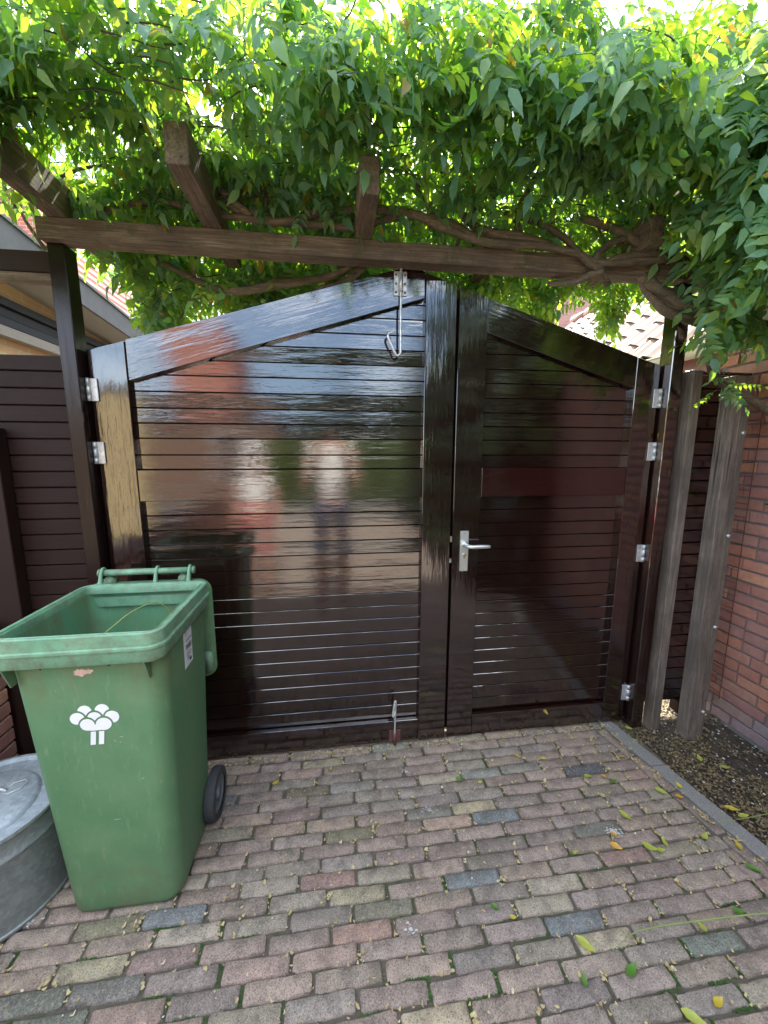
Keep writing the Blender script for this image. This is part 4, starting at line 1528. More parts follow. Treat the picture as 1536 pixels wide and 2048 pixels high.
# 5 right-hand mass pouring down in front of the brick wall
for k in range(300):
    t = RL.random()
    z = 2.98-.80*t
    x = RL.uniform((1.40 if z > 2.45 else 1.54)+.06*t, 2.14)
    y = RL.uniform(1.14+.2*t, 1.66)
    if z < 2.34 and x > 1.72+RL.random()*.1:
        continue
    if z < 2.26 and RL.random() < .5:
        continue
    shoot((x, y, z), (RL.uniform(-1, .4), -.8, -.3), 4, RL.uniform(.12, .24), 1.4, 1.02)
for k in range(7):
    shoot((RL.uniform(1.60, 1.68), RL.uniform(1.48, 1.58), RL.uniform(2.06, 2.14)), (RL.uniform(-.5, .4), -.6, -.7), 3, .10, 1.6, .8)
for k in range(2):
    shoot((1.72+RL.uniform(-.02, .02), 1.56, 1.86), (0, -.4, -1), 3, .08, 1.8, .55)
# 6 upper left tips
for k in range(60):
    shoot((RL.uniform(-1.35, -.55), RL.uniform(1.36, 1.55), RL.uniform(2.46, 2.64)), (RL.gauss(-.1, .5), -.6, -.1), 4, .16, 1.1, 1)
for k in range(85):
    x = RL.uniform(-1.25, 1.4)
    if nz3(x*1.3, 2, 4) > -.12:
        shoot((x, RL.uniform(1.16, 1.36), RL.uniform(2.48, 2.70)), (RL.gauss(0, .8), -.3, -.05), 4, .16, 1.1, 1.05)
for k in range(210):
    shoot((RL.uniform(-1.3, 1.6), RL.uniform(2.3, 3.3), RL.uniform(2.36, 2.95)), (RL.gauss(0, .6), RL.gauss(0, .5), -.1), 4, .18, 1.1, 1.0)
for k in range(90):
    shoot((RL.uniform(-1.0, .1), RL.uniform(1.62, 2.3), RL.uniform(2.44, 2.62)), (RL.gauss(0, .6), RL.gauss(0, .5), -.1), 4, .16, 1.1, .95)
for k in range(150):
    shoot((RL.uniform(-1.0, 1.4), RL.uniform(1.56, 1.95), RL.uniform(2.47, 2.66)), (RL.gauss(0, .7), RL.gauss(-.3, .4), -.1), 4, .15, 1.1, .95)
for k in range(45):
    shoot((RL.uniform(.5, 1.35), RL.uniform(1.5, 1.9), RL.uniform(2.80, 3.0)), (RL.gauss(0, .5), RL.gauss(-.2, .4), .5), 5, .2, .5, 1)
for k in range(16):
    shoot((RL.uniform(-.62, -.28), RL.uniform(1.22, 1.32), RL.uniform(2.47, 2.60)), (RL.gauss(0, .8), -.3, -.1), 4, .14, 1.1, 1)
for k in range(40):
    shoot((RL.uniform(1.2, 2.3), RL.uniform(1.4, 1.9), RL.uniform(2.85, 3.05)), (RL.gauss(0, .5), RL.gauss(0, .5), .5), 5, .2, .5, 1)
for k in range(46):
    shoot((RL.uniform(-.6, 1.4), RL.uniform(1.44, 1.6), RL.uniform(2.52, 2.62)), (RL.gauss(0, .6), -.5, -.1), 4, .16, 1.1, 1)
for k in range(14):
    shoot((RL.uniform(-1.35, -1.0), RL.uniform(1.35, 1.55), RL.uniform(2.44, 2.66)), (-.3, -.6, -.1), 4, .2, 1.2, 1)

def blocked(p):
    """keep sprays out of the camera's own space and off the front of the beam"""
    x, y, z = p
    if z < (2.44 if y < 1.65 else 2.37) and y < 1.9 and x < 1.32 and x > -1.0:
        return True
    e = (z-1.51)/max(y, .1)
    q = x/y if y > .1 else 0
    if y > 1.8 and q < -.43 and e < (.51 if q < -.60 else .30+(-.42-q)*.9):
        return True                      # open view to the outbuilding
    ex_ = abs(x/y-.73) < .03 or abs(x/y-.55) < .035
    if y > 1.8 and x/y > .57 and e < .385 and not (ex_ and e > .29 and y < 2.4):
        return True                      # open view to the tiled roof
    if y > 1.8 and x/y > .28 and e < .335 and not (ex_ and e > .27 and y < 2.4):
        return True
    if y > 1.8 and -.33 < x/y < -.22 and e < .33:
        return True
    return False
LM = []
for m_, k in leaves:
    tip = m_ @ Vector((.18, 0, -.05))
    if blocked(m_.translation) or blocked(tip):
        continue
    LM.append((m_, k))
def lkey(e):
    c = campx(e[0] @ Vector((.12, 0, -.02)))
    if c is None or not (-30 < c[0] < 1566 and -30 < c[1] < 2078):
        return 99
    return c[2]
LM.sort(key=lkey)
for m_, k in LM[:299]:
    link('leaf', CLM[k], None, wis, rel(wis, m_))
VV, F4s, F3s, off = [], [], [], 0
wl = Vector(wis.location)
for m_, k in LM[299:]:
    V, F4, F3 = CL[k]
    A = np.array(m_)
    VV.append(V @ A[:3, :3].T+A[:3, 3]-np.array(wl))
    F4s.append(F4+off)
    F3s.append(F3+off)
    off += len(V)
me_ = arrays_to_mesh('foliage', np.concatenate(VV), np.concatenate(F4s), np.concatenate(F3s), smooth=True)
tag(link('foliage', me_, M['leaf'], wis), kind='stuff')
bm = bmesh.new()
for pts in shoots[::1]:
    if blocked(pts[0]) or blocked(pts[-1]):
        continue
    tube_into(bm, [p-wl for p in pts], [.0028-.0004*i for i in range(len(pts))], 3, False)
tag(link('shoots', from_bm('shoots', bm), M['twig'], wis), kind='stuff')

def vine(pts, r, seg=7, sides=10, nzv=.35, name='stem'):
    r = [q*(.84 if q < .028 else 1) for q in r]
    return tube(name, pts, r, M['bark'], wis, sides, True, seg, nzv)
# trunk and limbs on the right
vine([(2.09, 1.30, -.05), (2.06, 1.28, .5), (2.10, 1.34, 1.0), (2.07, 1.38, 1.45), (2.03, 1.46, 1.78), (1.95, 1.52, 1.95), (1.80, 1.58, 2.06), (1.60, 1.64, 2.14), (1.46, 1.68, 2.22), (1.36, 1.72, 2.33)], [.050, .045, .045, .05, .055, .050, .036, .030, .028, .024], 10, 14, .45, 'trunk')
vine([(2.10, 1.50, 1.62), (2.00, 1.585, 1.70), (1.88, 1.60, 1.76), (1.78, 1.60, 1.80), (1.70, 1.60, 1.86), (1.665, 1.60, 1.95), (1.70, 1.60, 2.03), (1.78, 1.59, 2.08), (1.86, 1.57, 2.10)], [.030, .024, .020, .018, .018, .018, .018, .020, .022], 8)
vine([(1.97, 1.50, 1.98), (1.75, 1.62, 2.12), (1.58, 1.66, 2.18), (1.45, 1.66, 2.215), (1.41, 1.68, 2.26), (1.45, 1.70, 2.32)], [.034, .030, .027, .026, .024, .02])
vine([(1.86, 1.56, 2.05), (1.70, 1.62, 2.075), (1.52, 1.66, 2.12), (1.44, 1.69, 2.19), (1.40, 1.73, 2.29), (1.3, 1.70, 2.37)], [.030, .026, .024, .022, .02, .018])
vine([(2.02, 1.46, 1.80), (1.98, 1.40, 2.0), (1.93, 1.42, 2.25), (1.85, 1.5, 2.45), (1.7, 1.6, 2.62)], [.034, .030, .026, .02, .014])
vine([(1.70, 1.62, 2.10), (1.68, 1.60, 2.2), (1.62, 1.62, 2.34), (1.60, 1.66, 2.5)], [.014, .012, .012, .010])
# long stems lying along the beam
yb = 1.665
vine([(1.95, 1.55, 2.20), (1.72, 1.62, 2.33), (1.52, 1.655, 2.335), (1.36, 1.65, 2.37), (1.22, 1.66, 2.44), (1.05, 1.68, 2.49)], [.026, .024, .022, .022, .020, .018])
vine([(1.55, 1.66, 2.36), (1.32, 1.655, 2.325), (1.14, 1.652, 2.305), (1.03, 1.655, 2.34), (.88, 1.655, 2.355), (.66, 1.658, 2.355), (.50, 1.66, 2.385), (.34, 1.665, 2.44), (.16, 1.68, 2.455), (-.02, 1.70, 2.44)], [.020, .019, .019, .018, .019, .020, .021, .020, .018, .016])
vine([(1.62, 1.67, 2.33), (1.40, 1.66, 2.355), (1.22, 1.65, 2.33), (1.12, 1.65, 2.29), (1.04, 1.655, 2.345), (.97, 1.66, 2.40), (.86, 1.67, 2.45), (.72, 1.69, 2.49)], [.017, .016, .016, .017, .016, .015, .014, .012])
vine([(1.16, 1.66, 2.27), (1.12, 1.65, 2.31), (1.16, 1.655, 2.37), (1.27, 1.66, 2.42), (1.42, 1.67, 2.46)], [.022, .020, .018, .016, .014])
vine([(1.22, 1.70, 2.245), (1.14, 1.66, 2.27), (1.08, 1.72, 2.255), (.98, 1.78, 2.265)], [.018, .02, .016, .012])
vine([(.92, 1.665, 2.365), (.78, 1.67, 2.39), (.66, 1.69, 2.41), (.56, 1.70, 2.46), (.50, 1.72, 2.56), (.42, 1.70, 2.70)], [.020, .022, .022, .018, .014, .010])
vine([(.60, 1.66, 2.365), (.46, 1.662, 2.42), (.30, 1.68, 2.44), (.10, 1.70, 2.40), (-.06, 1.71, 2.40), (-.20, 1.71, 2.405), (-.34, 1.70, 2.43), (-.50, 1.70, 2.46)], [.020, .018, .016, .017, .018, .018, .016, .012], nzv=.4)
vine([(.02, 1.72, 2.50), (-.07, 1.71, 2.44), (-.16, 1.70, 2.40), (-.28, 1.70, 2.398), (-.40, 1.71, 2.41), (-.55, 1.72, 2.44), (-.70, 1.74, 2.45), (-.9, 1.78, 2.42)], [.02, .02, .018, .017, .016, .014, .014, .012])
vine([(-.30, 1.70, 2.41), (-.38, 1.68, 2.46), (-.44, 1.66, 2.54), (-.47, 1.62, 2.66), (-.52, 1.58, 2.8)], [.018, .016, .013, .010, .007])
vine([(-.34, 1.70, 2.42), (-.42, 1.70, 2.47), (-.52, 1.68, 2.55), (-.60, 1.64, 2.66)], [.014, .012, .010, .007])
vine([(-.27, 1.72, 2.40), (-.275, 1.72, 2.50), (-.29, 1.70, 2.60), (-.34, 1.66, 2.78)], [.016, .012, .010, .007])
vine([(-.25, 1.72, 2.40), (-.24, 1.71, 2.50), (-.22, 1.70, 2.62), (-.23, 1.66, 2.80)], [.012, .009, .008, .006])
vine([(-.05, 1.72, 2.44), (.05, 1.70, 2.52), (.02, 1.68, 2.60), (-.06, 1.64, 2.70)], [.012, .010, .009, .007])
vine([(.42, 1.70, 2.42), (.40, 1.69, 2.50), (.32, 1.66, 2.56), (.24, 1.62, 2.62), (.20, 1.58, 2.74)], [.020, .018, .014, .010, .008])
vine([(.80, 1.70, 2.40), (.78, 1.69, 2.50), (.84, 1.66, 2.62), (.9, 1.6, 2.8)], [.020, .016, .012, .008])
vine([(1.30, 1.68, 2.42), (1.36, 1.64, 2.56), (1.42, 1.55, 2.72), (1.44, 1.5, 2.9)], [.022, .018, .014, .009])
# stems passing behind and under the beam
vine([(.14, 1.86, 2.36), (.02, 1.90, 2.30), (-.12, 1.92, 2.275), (-.24, 1.92, 2.255), (-.34, 1.93, 2.23), (-.48, 1.95, 2.225), (-.60, 1.96, 2.27), (-.72, 1.98, 2.33), (-.86, 2.0, 2.42)], [.018, .018, .02, .024, .022, .018, .016, .014, .010], 8)
vine([(.15, 1.88, 2.33), (.05, 1.90, 2.26), (-.04, 1.91, 2.24), (-.10, 1.93, 2.21)], [.020, .024, .020, .012])
vine([(-.52, 1.95, 2.24), (-.62, 1.98, 2.20), (-.70, 2.02, 2.12)], [.010, .008, .005])
vine([(-.6, 1.96, 2.27), (-.62, 1.98, 2.36), (-.68, 2.0, 2.5), (-.7, 1.95, 2.66)], [.012, .011, .009, .006])
for k in range(34):
    x = RL.uniform(-1.3, 1.6)
    y = RL.uniform(1.6, 2.2)
    vine([(x, y, 2.40), (x+RL.gauss(0, .06), y+RL.gauss(0, .05), 2.5), (x+RL.gauss(0, .12), y-.06, 2.62), (x+RL.gauss(0, .18), y-.12, 2.82)], [RL.uniform(.006, .012), .007, .005, .003], 4, 6, .2, 'twig')

# ================================================================== FALLEN LEAVES
def leaf_mesh(seed, l=.055, w_=.026):
    r = random.Random(seed)
    V, F4, F3 = [], [], []
    us = (0, .2, .45, .72, 1)
    ww = (.06, .42, .5, .30, 0)
    curl = r.uniform(.08, .30)
    fold = r.uniform(.1, .5)
    sidec = r.uniform(-.2, .2)
    for i, (u, q) in enumerate(zip(us, ww)):
        z = .003+curl*l*(u-.5)**2*2
        c = Vector((l*(u-.5), sidec*l*(u*(1-u)), z))
        if i < 4:
            V += [c+Vector((0, w_*q, fold*w_*q)), c, c+Vector((0, -w_*q, fold*w_*q*r.uniform(.3, 1.2)))]
        else:
            V.append(c)
    for i in range(3):
        a = 3*i
        F4 += [(a, a+1, a+4, a+3), (a+1, a+2, a+5, a+4)]
    F3 += [(9, 10, 12), (10, 11, 12)]
    me_ = arrays_to_mesh('fallen_leaf', np.array([v[:] for v in V]), F4, F3, smooth=True)
    return me_
def ground_pt(px, py, z=0.0):
    d = fw+rt2*((px-768)/769)+up2*(-(py-1024)/769)
    t = (z-H)/d.z
    return Vector((0, 0, H))+d*t
FL = [
 (1263, 1941, 'green_leaf', .055, 'large green fallen leaf lying in the lower right of the paving', 20),
 (1168, 1960, 'green_leaf', .032, 'small dark green leaf flat on the paving left of the large green one', 60),
 (1477, 1825, 'green_leaf', .040, 'dark green fallen leaf on the paving near the right edge', -10),
 (1172, 1891, 'lime_leaf', .060, 'long narrow yellow green leaf above the two green leaves on the paving', -60),
 (1404, 1855, 'lime_leaf', .034, 'round lime leaf on the paving below the rightmost green leaf', 80),
 (1437, 2006, 'yellow_leaf', .040, 'bright yellow leaf beside the round sunny fleck in the lower right corner', 10),
 (1390, 2040, 'lime_leaf', .060, 'long lime leaf cut by the bottom edge of the photo', -50),
 (1026, 1836, 'yellow_leaf', .026, 'small golden leaf on the paving right of the slate blue brick', -15),
 (990, 1815, 'green_leaf', .030, 'narrow green leaf in a joint beside the slate blue brick', -45),
 (1300, 1695, 'lime_leaf', .060, 'broad yellow green leaf pair on the paving left of the kerb', -35),
 (1322, 1702, 'lime_leaf', .036, 'small lime leaf touching the broad yellow green one on the paving', -10),
 (1232, 1694, 'orange_leaf', .044, 'curled orange leaf just below the white paint spill', -40),
 (1229, 1672, 'orange_leaf', .034, 'orange yellow leaf lying on the white paint spill', -60),
 (1250, 1632, 'lime_leaf', .052, 'speckled yellow green leaf above the white paint spill', -60),
 (1328, 1685, 'lime_leaf', .036, 'upright little lime leaf between the broad leaf and the kerb', 80),
 (1410, 1675, 'lime_leaf', .050, 'wide curled lime leaf on the edge course next to the kerb', 20),
 (1476, 1692, 'yellow_leaf', .040, 'yellow leaf lying on the lower part of the kerb', 60),
 (1358, 1572, 'yellow_leaf', .038, 'yellow leaf on the kerb at its joint', 70),
 (1358, 1594, 'orange_leaf', .036, 'orange leaf on the edge course below the kerb joint', -20),
 (1322, 1584, 'lime_leaf', .046, 'narrow green yellow leaf on the paving left of the kerb joint', -55),
 (1208, 1555, 'orange_leaf', .030, 'small amber leaf in the upper right of the paving', -60),
 (1176, 1554, 'lime_leaf', .042, 'lime green leaf left of the small amber leaf', -10),
 (1226, 1562, 'green_leaf', .040, 'thin green leaf right of the small amber leaf', -15),
 (1246, 1516, 'orange_leaf', .040, 'curled tan orange leaf on the paving below the right leaf of the gate', 0),
 (1088, 1518, 'yellow_leaf', .030, 'little yellow leaf on the paving in front of the handle side of the gate', -50),
 (1035, 1514, 'yellow_leaf', .034, 'dull yellow curled leaf in front of the gate, left of its twin', -50),
 (552, 1566, 'yellow_leaf', .034, 'yellow leaf on the bluish brick to the right of the bin wheel', 15),
 (662, 1539, 'yellow_leaf', .026, 'tiny yellow leaf on the paving below the left leaf of the gate', 80),
 (960, 1565, 'yellow_leaf', .024, 'small pale yellow leaf in the middle of the upper paving', 0),
 (918, 1559, 'green_leaf', .036, 'green leaf in a joint in the middle of the upper paving', -50),
 (1398, 1517, 'lime_leaf', .044, 'lime leaf on the soil in front of the bolted grey post', 60),
 (1450, 1535, 'lime_leaf', .050, 'lime leaf half buried in the litter near the brick wall', -20),
 (1370, 1466, 'lime_leaf', .045, 'narrow lime leaf leaning at the foot of the bolted grey post', -60),
 (1258, 1458, 'lime_leaf', .040, 'yellow green leaf at the top end of the kerb', -40),
 (1465, 1620, 'yellow_leaf', .055, 'long yellow leaf on the soil right of the kerb', -50),
 (1488, 1634, 'lime_leaf', .045, 'pale curled leaf on the soil beside the long yellow one', -15),
 (1508, 1741, 'green_leaf', .050, 'striped green leaf on the lower end of the edge course', -45),
 (1150, 1706, 'lime_leaf', .026, 'tiny lime scrap in the middle right of the paving', 0),
]
for i, (px, py, mt, l, lab, a) in enumerate(FL):
    p = ground_pt(px, py, .004)
    if p.x > 1.62:
        p = ground_pt(px, py, .0)
    o = link('fallen_leaf', leaf_mesh(i, l, l*(.5 if l < .05 else .42)), M[mt])
    o.location = p
    o.rotation_euler = (R2.gauss(0, .12), R2.gauss(0, .12), rad(a)+.13)
    tag(o, lab, 'leaf', 'fallen leaves on the ground')
o = link('fallen_leaf', leaf_mesh(77, .045, .016), M['yellow_leaf'])
o.location = (1.606, 1.762, 1.585)
o.rotation_euler = (rad(80), rad(80), 0)
tag(o, 'yellow leaf caught upright between the two upper hinges of the right leaf', 'leaf', 'fallen leaves on the ground')
o = link('fallen_leaf', leaf_mesh(78, .045, .016), M['yellow_leaf'])
o.location = (1.115, 1.771, .115)
o.rotation_euler = (rad(88), rad(50), 0)
tag(o, 'pale yellow leaf stuck on the bottom rail of the right leaf', 'leaf', 'fallen leaves on the ground')

# long grass blades from the right
gb1 = tube('grass_blade', [(1.62, .70, .22), (1.34, .78, .16), (1.10, .84, .085), (.92, .865, .045), (.84, .86, .012)], [.001, .002, .0024, .002, .0006], M['green_stem'], None, 5)
tag(gb1, 'long green grass blade arching over the paving from the right edge', 'grass blade')
gb2 = tube('grass_blade', [(2.1, 1.12, .14), (1.8, 1.13, .08), (1.5, 1.16, .02)], [.001, .002, .0008], M['green_stem'], None, 4)
tag(gb2, 'thin pale grass stalk lying across the lower kerb', 'grass blade')
# seedling on the wall
sd_ = thing('seedling', 'small green seedling with a yellow tip growing against the brick wall at the right edge', 'plant', (2.14, 1.60, 1.27))
tube('stem', [(2.155, 1.60, 1.10), (2.15, 1.60, 1.2), (2.13, 1.60, 1.28)], .002, M['green_stem'], sd_, 5)
for k in range(7):
    a = rad(51*k)
    o = link('leaf', leaf_mesh(200+k, .045, .024), M['green_leaf'] if k else M['yellow_leaf'], sd_)
    o.matrix_basis = rel(sd_, Matrix.Translation((2.135+.018*math.cos(a), 1.60+.025*math.sin(a), 1.265+.02*math.sin(k*2))) @ Matrix.Rotation(a, 4, 'Z') @ Matrix.Rotation(.5, 4, 'Y'))
# paint spill
def spill(px, py, r, lab, n=14):
    p = ground_pt(px, py, 0)
    V, F3 = [], []
    for q in range(n):
        a, d = R2.uniform(0, 6.28), r*abs(R2.gauss(0, .45))
        c = Vector((p.x+d*math.cos(a)*1.5, p.y+d*math.sin(a), .0035+q*.00002))
        rr = abs(R2.gauss(0, .0014))+.0005
        b = len(V)
        V.append(c)
        for k in range(7):
            V.append(c+Vector((rr*math.cos(k*.9)*R2.uniform(.5, 2.4), rr*math.sin(k*.9)*R2.uniform(.4, 1.5), 0)))
        for k in range(7):
            F3.append((b, b+1+k, b+1+(k+1) % 7))
    me__ = arrays_to_mesh('paint_spill', np.array([v[:] for v in V]), F3=F3)
    tag(link('paint_spill', me__, M['paint_spot']), lab, 'stain', 'white paint marks on the paving')
spill(1228, 1666, .034, 'largest white paint spill, on the right half of the paving', 170)
spill(822, 1860, .022, 'white paint flecks on a brick in the lower middle of the paving', 26)
spill(858, 1622, .022, 'white paint flecks on a brick in the centre of the paving', 26)
spill(812, 1545, .016, 'white paint flecks on a brick below the lower bolt', 20)
spill(60, 1850, .02, 'white paint flecks on the brick between tub and bin', 26)

# ================================================================== LITTER, PEBBLES, MOSS (uncountable)
rs = np.random.RandomState(3)
def scatter_curls(name, pts, size, mat, kind='stuff', zoff=.004):
    """small curled scraps: two bent quads each"""
    n = len(pts)
    a = rs.uniform(0, 6.28, n)
    l = size*rs.uniform(.4, 1.4, n)
    w_ = l*rs.uniform(.16, .45, n)
    ux = np.stack([np.cos(a), np.sin(a), np.zeros(n)], 1)
    uy = np.stack([-np.sin(a), np.cos(a), np.zeros(n)], 1)
    P_ = np.array(pts)
    lift = (rs.uniform(.05, .5, n)*l)[:, None]*np.array([0, 0, 1])
    lift2 = (rs.uniform(.0, .5, n)*l)[:, None]*np.array([0, 0, 1])
    b = rs.uniform(-.5, .5, n)[:, None]
    A = P_-ux*l[:, None]*.5+lift2
    B = P_+uy*l[:, None]*b*.6
    C = P_+ux*l[:, None]*.5+lift
    w3 = uy*w_[:, None]
    V = np.stack([A-w3*.5, A+w3*.5, B+w3, B-w3, C+w3*.4, C-w3*.4], 1).reshape(-1, 3)
    V[:, 2] += zoff
    i = np.arange(n)*6
    F = np.concatenate([np.stack([i, i+1, i+2, i+3], 1), np.stack([i+3, i+2, i+4, i+5], 1)])
    return tag(link(name, arrays_to_mesh(name, V, F4=F), mat), kind=kind)
pts = []
near_b = [b for b in bricks if -1.3 < b[0] < 1.65 and .4 < b[1] < 1.8]
# in the joints between pavers
for b in near_b:
    e = math.exp(-((b[0]-kerb_x(b[1])+.05)/.35)**2)
    k = int(rs.poisson(3.0+9*e+2.0*math.exp(-((b[1]-1.74)/.05)**2)))
    for q in range(k):
        if rs.rand() < .35:
            pts.append((b[0]+rs.uniform(-.1, .1), b[1]-.027+rs.normal()*.003, -.004))
        else:
            pts.append((b[0]+.0995+rs.normal()*.0035, b[1]+rs.uniform(-.027, .027), -.004))
    if rs.rand() < .10+.5*e:
        cx_, cy_ = b[0]+.1, b[1]+rs.uniform(-.03, .03)
        for q in range(rs.randint(4, 12)):
            pts.append((cx_+rs.normal()*.012, cy_+rs.normal()*.008, 0))
# loose on top
for q in range(330):
    y_ = rs.uniform(.6, 1.76)
    pts.append((rs.uniform(-1.0, kerb_x(y_)), y_, .001))
for q in range(420):
    pts.append((rs.uniform(-.7, 1.5), 1.765-abs(rs.normal())*.018, .001))
scatter_curls('litter', pts, .0105, M['debris_pale'])
# soil bed: thick litter
pts = []
while len(pts) < 7500:
    y_ = rs.uniform(.5, 2.3)
    x_ = rs.uniform(kerb_x(y_)+.077, 2.165)
    d = .5+.9*noise.noise(Vector((x_*6, y_*6, 0)))
    d += .45*math.exp(-((x_-kerb_x(y_)-.2)/.16)**2)-.25*(x_ > 2.02)
    if rs.rand() < d:
        pts.append((x_, y_, -.012+rs.uniform(0, .008)))
scatter_curls('bed_litter', pts, .0115, M['debris'])
def pebbles(name, pts, size, mat):
    V, F3, F4 = [], [], []
    off = 0
    base = np.array([(1, 0, 0), (-1, 0, 0), (0, 1, 0), (0, -1, 0), (0, 0, 1), (0, 0, -1)], float)
    fs_ = np.array([(0, 2, 4), (2, 1, 4), (1, 3, 4), (3, 0, 4), (2, 0, 5), (1, 2, 5), (3, 1, 5), (0, 3, 5)])
    VV, FF = [], []
    for i, p in enumerate(pts):
        s_ = size*rs.uniform(.4, 1.3)
        v = base*np.array([s_, s_*rs.uniform(.6, 1), s_*rs.uniform(.4, .8)])*rs.uniform(.8, 1.2, (6, 1))
        a = rs.uniform(0, 6.28)
        c, s2 = math.cos(a), math.sin(a)
        v = v @ np.array([[c, s2, 0], [-s2, c, 0], [0, 0, 1]])
        VV.append(v+np.array(p))
        FF.append(fs_+i*6)
    return tag(link(name, arrays_to_mesh(name, np.concatenate(VV), F3=np.concatenate(FF), smooth=True), mat), kind='stuff')
pts = [(rs.uniform(-1, 1.5), rs.uniform(.65, 1.76), .002) for _ in range(120)]+[(b[0]+.1, b[1]+rs.uniform(-.02, .02), -.001) for b in near_b if rs.rand() < .16]
pts += [(rs.uniform(.9, 1.5), 1.755-abs(rs.normal())*.008, .002) for _ in range(60)]
pebbles('grit', pts, .0030, M['pebble'])
pts = [(rs.uniform(1.66, 2.16), rs.uniform(.6, 2.2), -.008) for _ in range(260)]+[(rs.uniform(1.98, 2.16), rs.uniform(1.1, 1.8), -.008) for _ in range(70)]
pebbles('white_stones', pts, .006, M['pebble'])
# moss and tiny weeds in the joints, mostly near the camera
pts = []
for b in near_b:
    wgt = max(0, (1.25-b[1]))*1.6+.06
    wgt *= max(0, .6+1.6*noise.noise(Vector((b[0]*3, b[1]*3, 9))))
    if rs.rand() < wgt:
        for q in range(rs.randint(20, 60)):
            pts.append((b[0]+.0995+rs.normal()*.0032, b[1]+rs.uniform(-.024, .024), -.007))
    if rs.rand() < wgt*.7:
        c0 = rs.uniform(-.08, .08)
        for q in range(rs.randint(15, 60)):
            pts.append((b[0]+c0+rs.normal()*.02, b[1]-.0272+rs.normal()*.0018, -.007))
scatter_curls('moss', pts, .0065, M['moss'], zoff=.001)

# ================================================================== PEOPLE BEHIND THE CAMERA (mirrored in the paint)
def skin_figure(name, verts, edges, radii, mat, parent, sub=2, root=0):
    me_ = bpy.data.meshes.new(name)
    me_.from_pydata(verts, edges, [])
    o = bpy.data.objects.new('tmp', me_)
    COL.objects.link(o)
    o.modifiers.new('s', 'SKIN')
    sv = me_.skin_vertices[0].data
    for i, r in enumerate(radii):
        sv[i].radius = r if hasattr(r, '__len__') else (r, r)
        sv[i].use_root = (i == root)
    sb = o.modifiers.new('b', 'SUBSURF')
    sb.levels = sub
    bpy.context.view_layer.update()
    out = bpy.data.meshes.new_from_object(o.evaluated_get(bpy.context.evaluated_depsgraph_get()))
    bpy.data.objects.remove(o)
    out.name = name
    out.shade_smooth()
    out.materials.clear()
    return link(name, out, mat, parent)

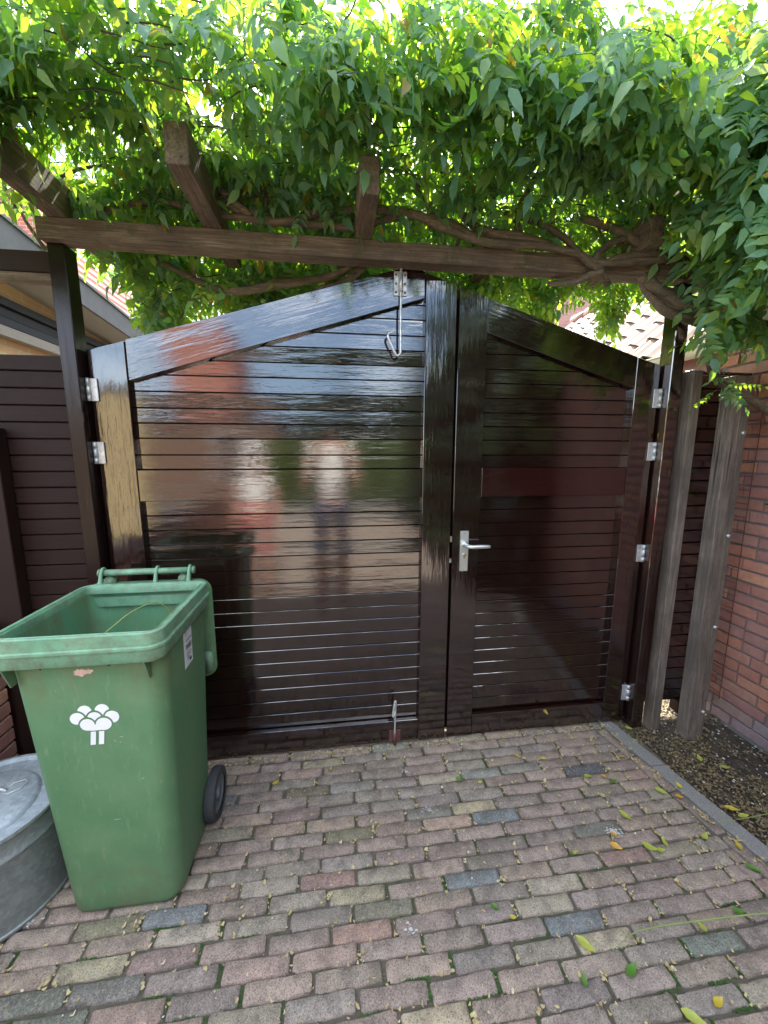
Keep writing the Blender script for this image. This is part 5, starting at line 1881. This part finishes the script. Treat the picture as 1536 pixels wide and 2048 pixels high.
def person(label, loc, h, top, bottom, phone, hat):
    k = h/1.75
    t = thing('person', label, 'person', (0, 0, 0))
    def S(v):
        return tuple(c*k for c in v)
    # one continuous body: pelvis root, spine, neck, head, arms, legs (facing +Y)
    V = [(0, 0, .95), (0, -.01, 1.12), (0, 0, 1.32), (0, 0, 1.43), (0, .01, 1.50), (0, .025, 1.58), (0, .03, 1.68),
         (.10, 0, .90), (.11, .01, .50), (.12, -.02, .09), (.13, .12, .035), (-.10, 0, .90), (-.11, .01, .50), (-.12, -.02, .09), (-.13, .12, .035),
         (.18, 0, 1.39), (-.18, 0, 1.39)]
    Ed = [(0, 1), (1, 2), (2, 3), (3, 4), (4, 5), (5, 6), (0, 7), (7, 8), (8, 9), (9, 10), (0, 11), (11, 12), (12, 13), (13, 14), (3, 15), (3, 16)]
    Rr = [(.15, .11), (.13, .095), (.15, .10), (.10, .08), .055, .083, .075, .088, .058, .042, (.045, .03), .088, .058, .042, (.045, .03), .060, .060]
    n0 = len(V)
    if phone:
        ar = [[(.27, .10, 1.18), (.12, .27, 1.40), (.085, .305, 1.45)], [(-.27, .10, 1.18), (-.12, .27, 1.40), (-.085, .305, 1.45)]]
    else:
        ar = [[(.26, -.02, 1.12), (.27, .05, .90), (.27, .07, .82)], [(-.26, -.02, 1.12), (-.27, .05, .90), (-.27, .07, .82)]]
    hands = []
    for sh, a in zip((15, 16), ar):
        b = len(V)
        V += a
        Ed += [(sh, b), (b, b+1), (b+1, b+2)]
        Rr += [.045, .030, .036]
        hands.append((b+2, 1 if sh == 15 else -1))
        for q in range(4):                       # four fingers and a thumb
            c = len(V)
            x, y_, z_ = a[2]
            if phone:
                sg = -1 if sh == 15 else 1
                V += [(x+sg*.030, y_+.012+.002*q, z_+.030-.018*q), (x+sg*(.062-.004*q), y_+.006, z_+.034-.019*q)]
            else:
                V += [(x+(q-1.5)*.004, y_+(q-1.5)*.018, z_-.055), (x+(q-1.5)*.004-.006, y_+(q-1.5)*.019+.006, z_-.095+.004*abs(q-1.5))]
            Ed += [(b+2, c), (c, c+1)]
            Rr += [.0095, .0075]
        c = len(V)
        V += [(x-.02*(1 if x > 0 else -1), y_+.02, z_-.03), (x-.045*(1 if x > 0 else -1), y_+.03, z_-.02)]
        Ed += [(b+2, c), (c, c+1)]
        Rr += [.012, .009]
    sc_r = [((r[0]*k, r[1]*k) if hasattr(r, '__len__') else r*k) for r in Rr]
    skin_figure('body', [S(v) for v in V], Ed, sc_r, M['skin'], t)
    # clothes
    SV = [(0, 0, 1.0), (0, -.01, 1.12), (0, 0, 1.32), (0, 0, 1.41), (.18, 0, 1.40), (-.18, 0, 1.40), (.235, .05, 1.28), (-.235, .05, 1.28)]
    skin_figure('shirt', [S(v) for v in SV], [(0, 1), (1, 2), (2, 3), (3, 4), (3, 5), (4, 6), (5, 7)], [(.18*k, .135*k), (.165*k, .125*k), (.18*k, .125*k), (.115*k, .10*k), .082*k, .082*k, .072*k, .072*k], top, t)
    kz = .50 if phone else .62
    TV = [(0, 0, .98), (.10, 0, .88), (.112, .01, kz), (-.10, 0, .88), (-.112, .01, kz)]
    skin_figure('shorts', [S(v) for v in TV], [(0, 1), (1, 2), (0, 3), (3, 4)], [(.17*k, .13*k), .108*k, .085*k, .108*k, .085*k], bottom, t)
    for sg in (-1, 1):
        loft('shoe', [[tuple(c*k for c in (sg*.125+p[0], .05+p[1], z_)) for p in rrect(0, 0, .10-i_*.02, .27-i_*.03, .045-i_*.008, 0)] for i_, z_ in ((0, .004), (0, .03), (1, .06), (2, .085))], M['shoe'], t)
        V_, F_ = [], []
    hd = Vector((0, .028, 1.645))*k
    # hair or hat as a cap, then the face
    rings = []
    for i in range(9):
        a = i/8*rad(100)
        rr, z_ = .098*k*math.sin(a)+.0005, .118*k*math.cos(a)
        rings.append([(hd.x+rr*math.cos(q), hd.y-.012*k+rr*1.12*math.sin(q), hd.z+.012*k+z_) for q in np.linspace(0, 2*math.pi, 24, endpoint=False)])
    loft('hat' if hat else 'hair', rings, M['white_shirt'] if hat else M['hair'], t)
    if hat:
        loft('hat_brim', [[(hd.x+r_*k*math.cos(q), hd.y+r_*k*math.sin(q), hd.z+z_*k) for q in np.linspace(0, 2*math.pi, 28, endpoint=False)] for r_, z_ in ((.10, .03), (.175, .012), (.175, .016), (.10, .036))], M['white_shirt'], t)
    for sg in (-1, 1):
        tube('eye', [(hd.x+sg*.032*k, hd.y+.075*k, hd.z-.005*k), (hd.x+sg*.032*k, hd.y+.084*k, hd.z-.005*k)], .010*k, M['ink'], t, 8, spline=False)
        tube('ear', [(hd.x+sg*.082*k, hd.y, hd.z+.01*k), (hd.x+sg*.090*k, hd.y-.004*k, hd.z-.012*k), (hd.x+sg*.084*k, hd.y, hd.z-.035*k)], [.008*k, .012*k, .007*k], M['skin'], t, 8)
    tube('nose', [(hd.x, hd.y+.078*k, hd.z+.005*k), (hd.x, hd.y+.098*k, hd.z-.028*k), (hd.x, hd.y+.082*k, hd.z-.036*k)], [.007*k, .012*k, .007*k], M['skin'], t, 8)
    tube('mouth', [(hd.x-.024*k, hd.y+.074*k, hd.z-.060*k), (hd.x, hd.y+.081*k, hd.z-.062*k), (hd.x+.024*k, hd.y+.074*k, hd.z-.060*k)], .005*k, M['pink'], t, 8)
    t.location = loc
    return t
person('person in white T-shirt and shorts behind the camera, both arms raised to take the photo', (-.03, -.44, 0), 1.76, M['white_shirt'], M['denim'], True, False)
person('shorter person in white hat, white shirt and pink shorts standing behind the camera', (-.86, -.80, 0), 1.48, M['white_shirt'], M['pink'], False, True)
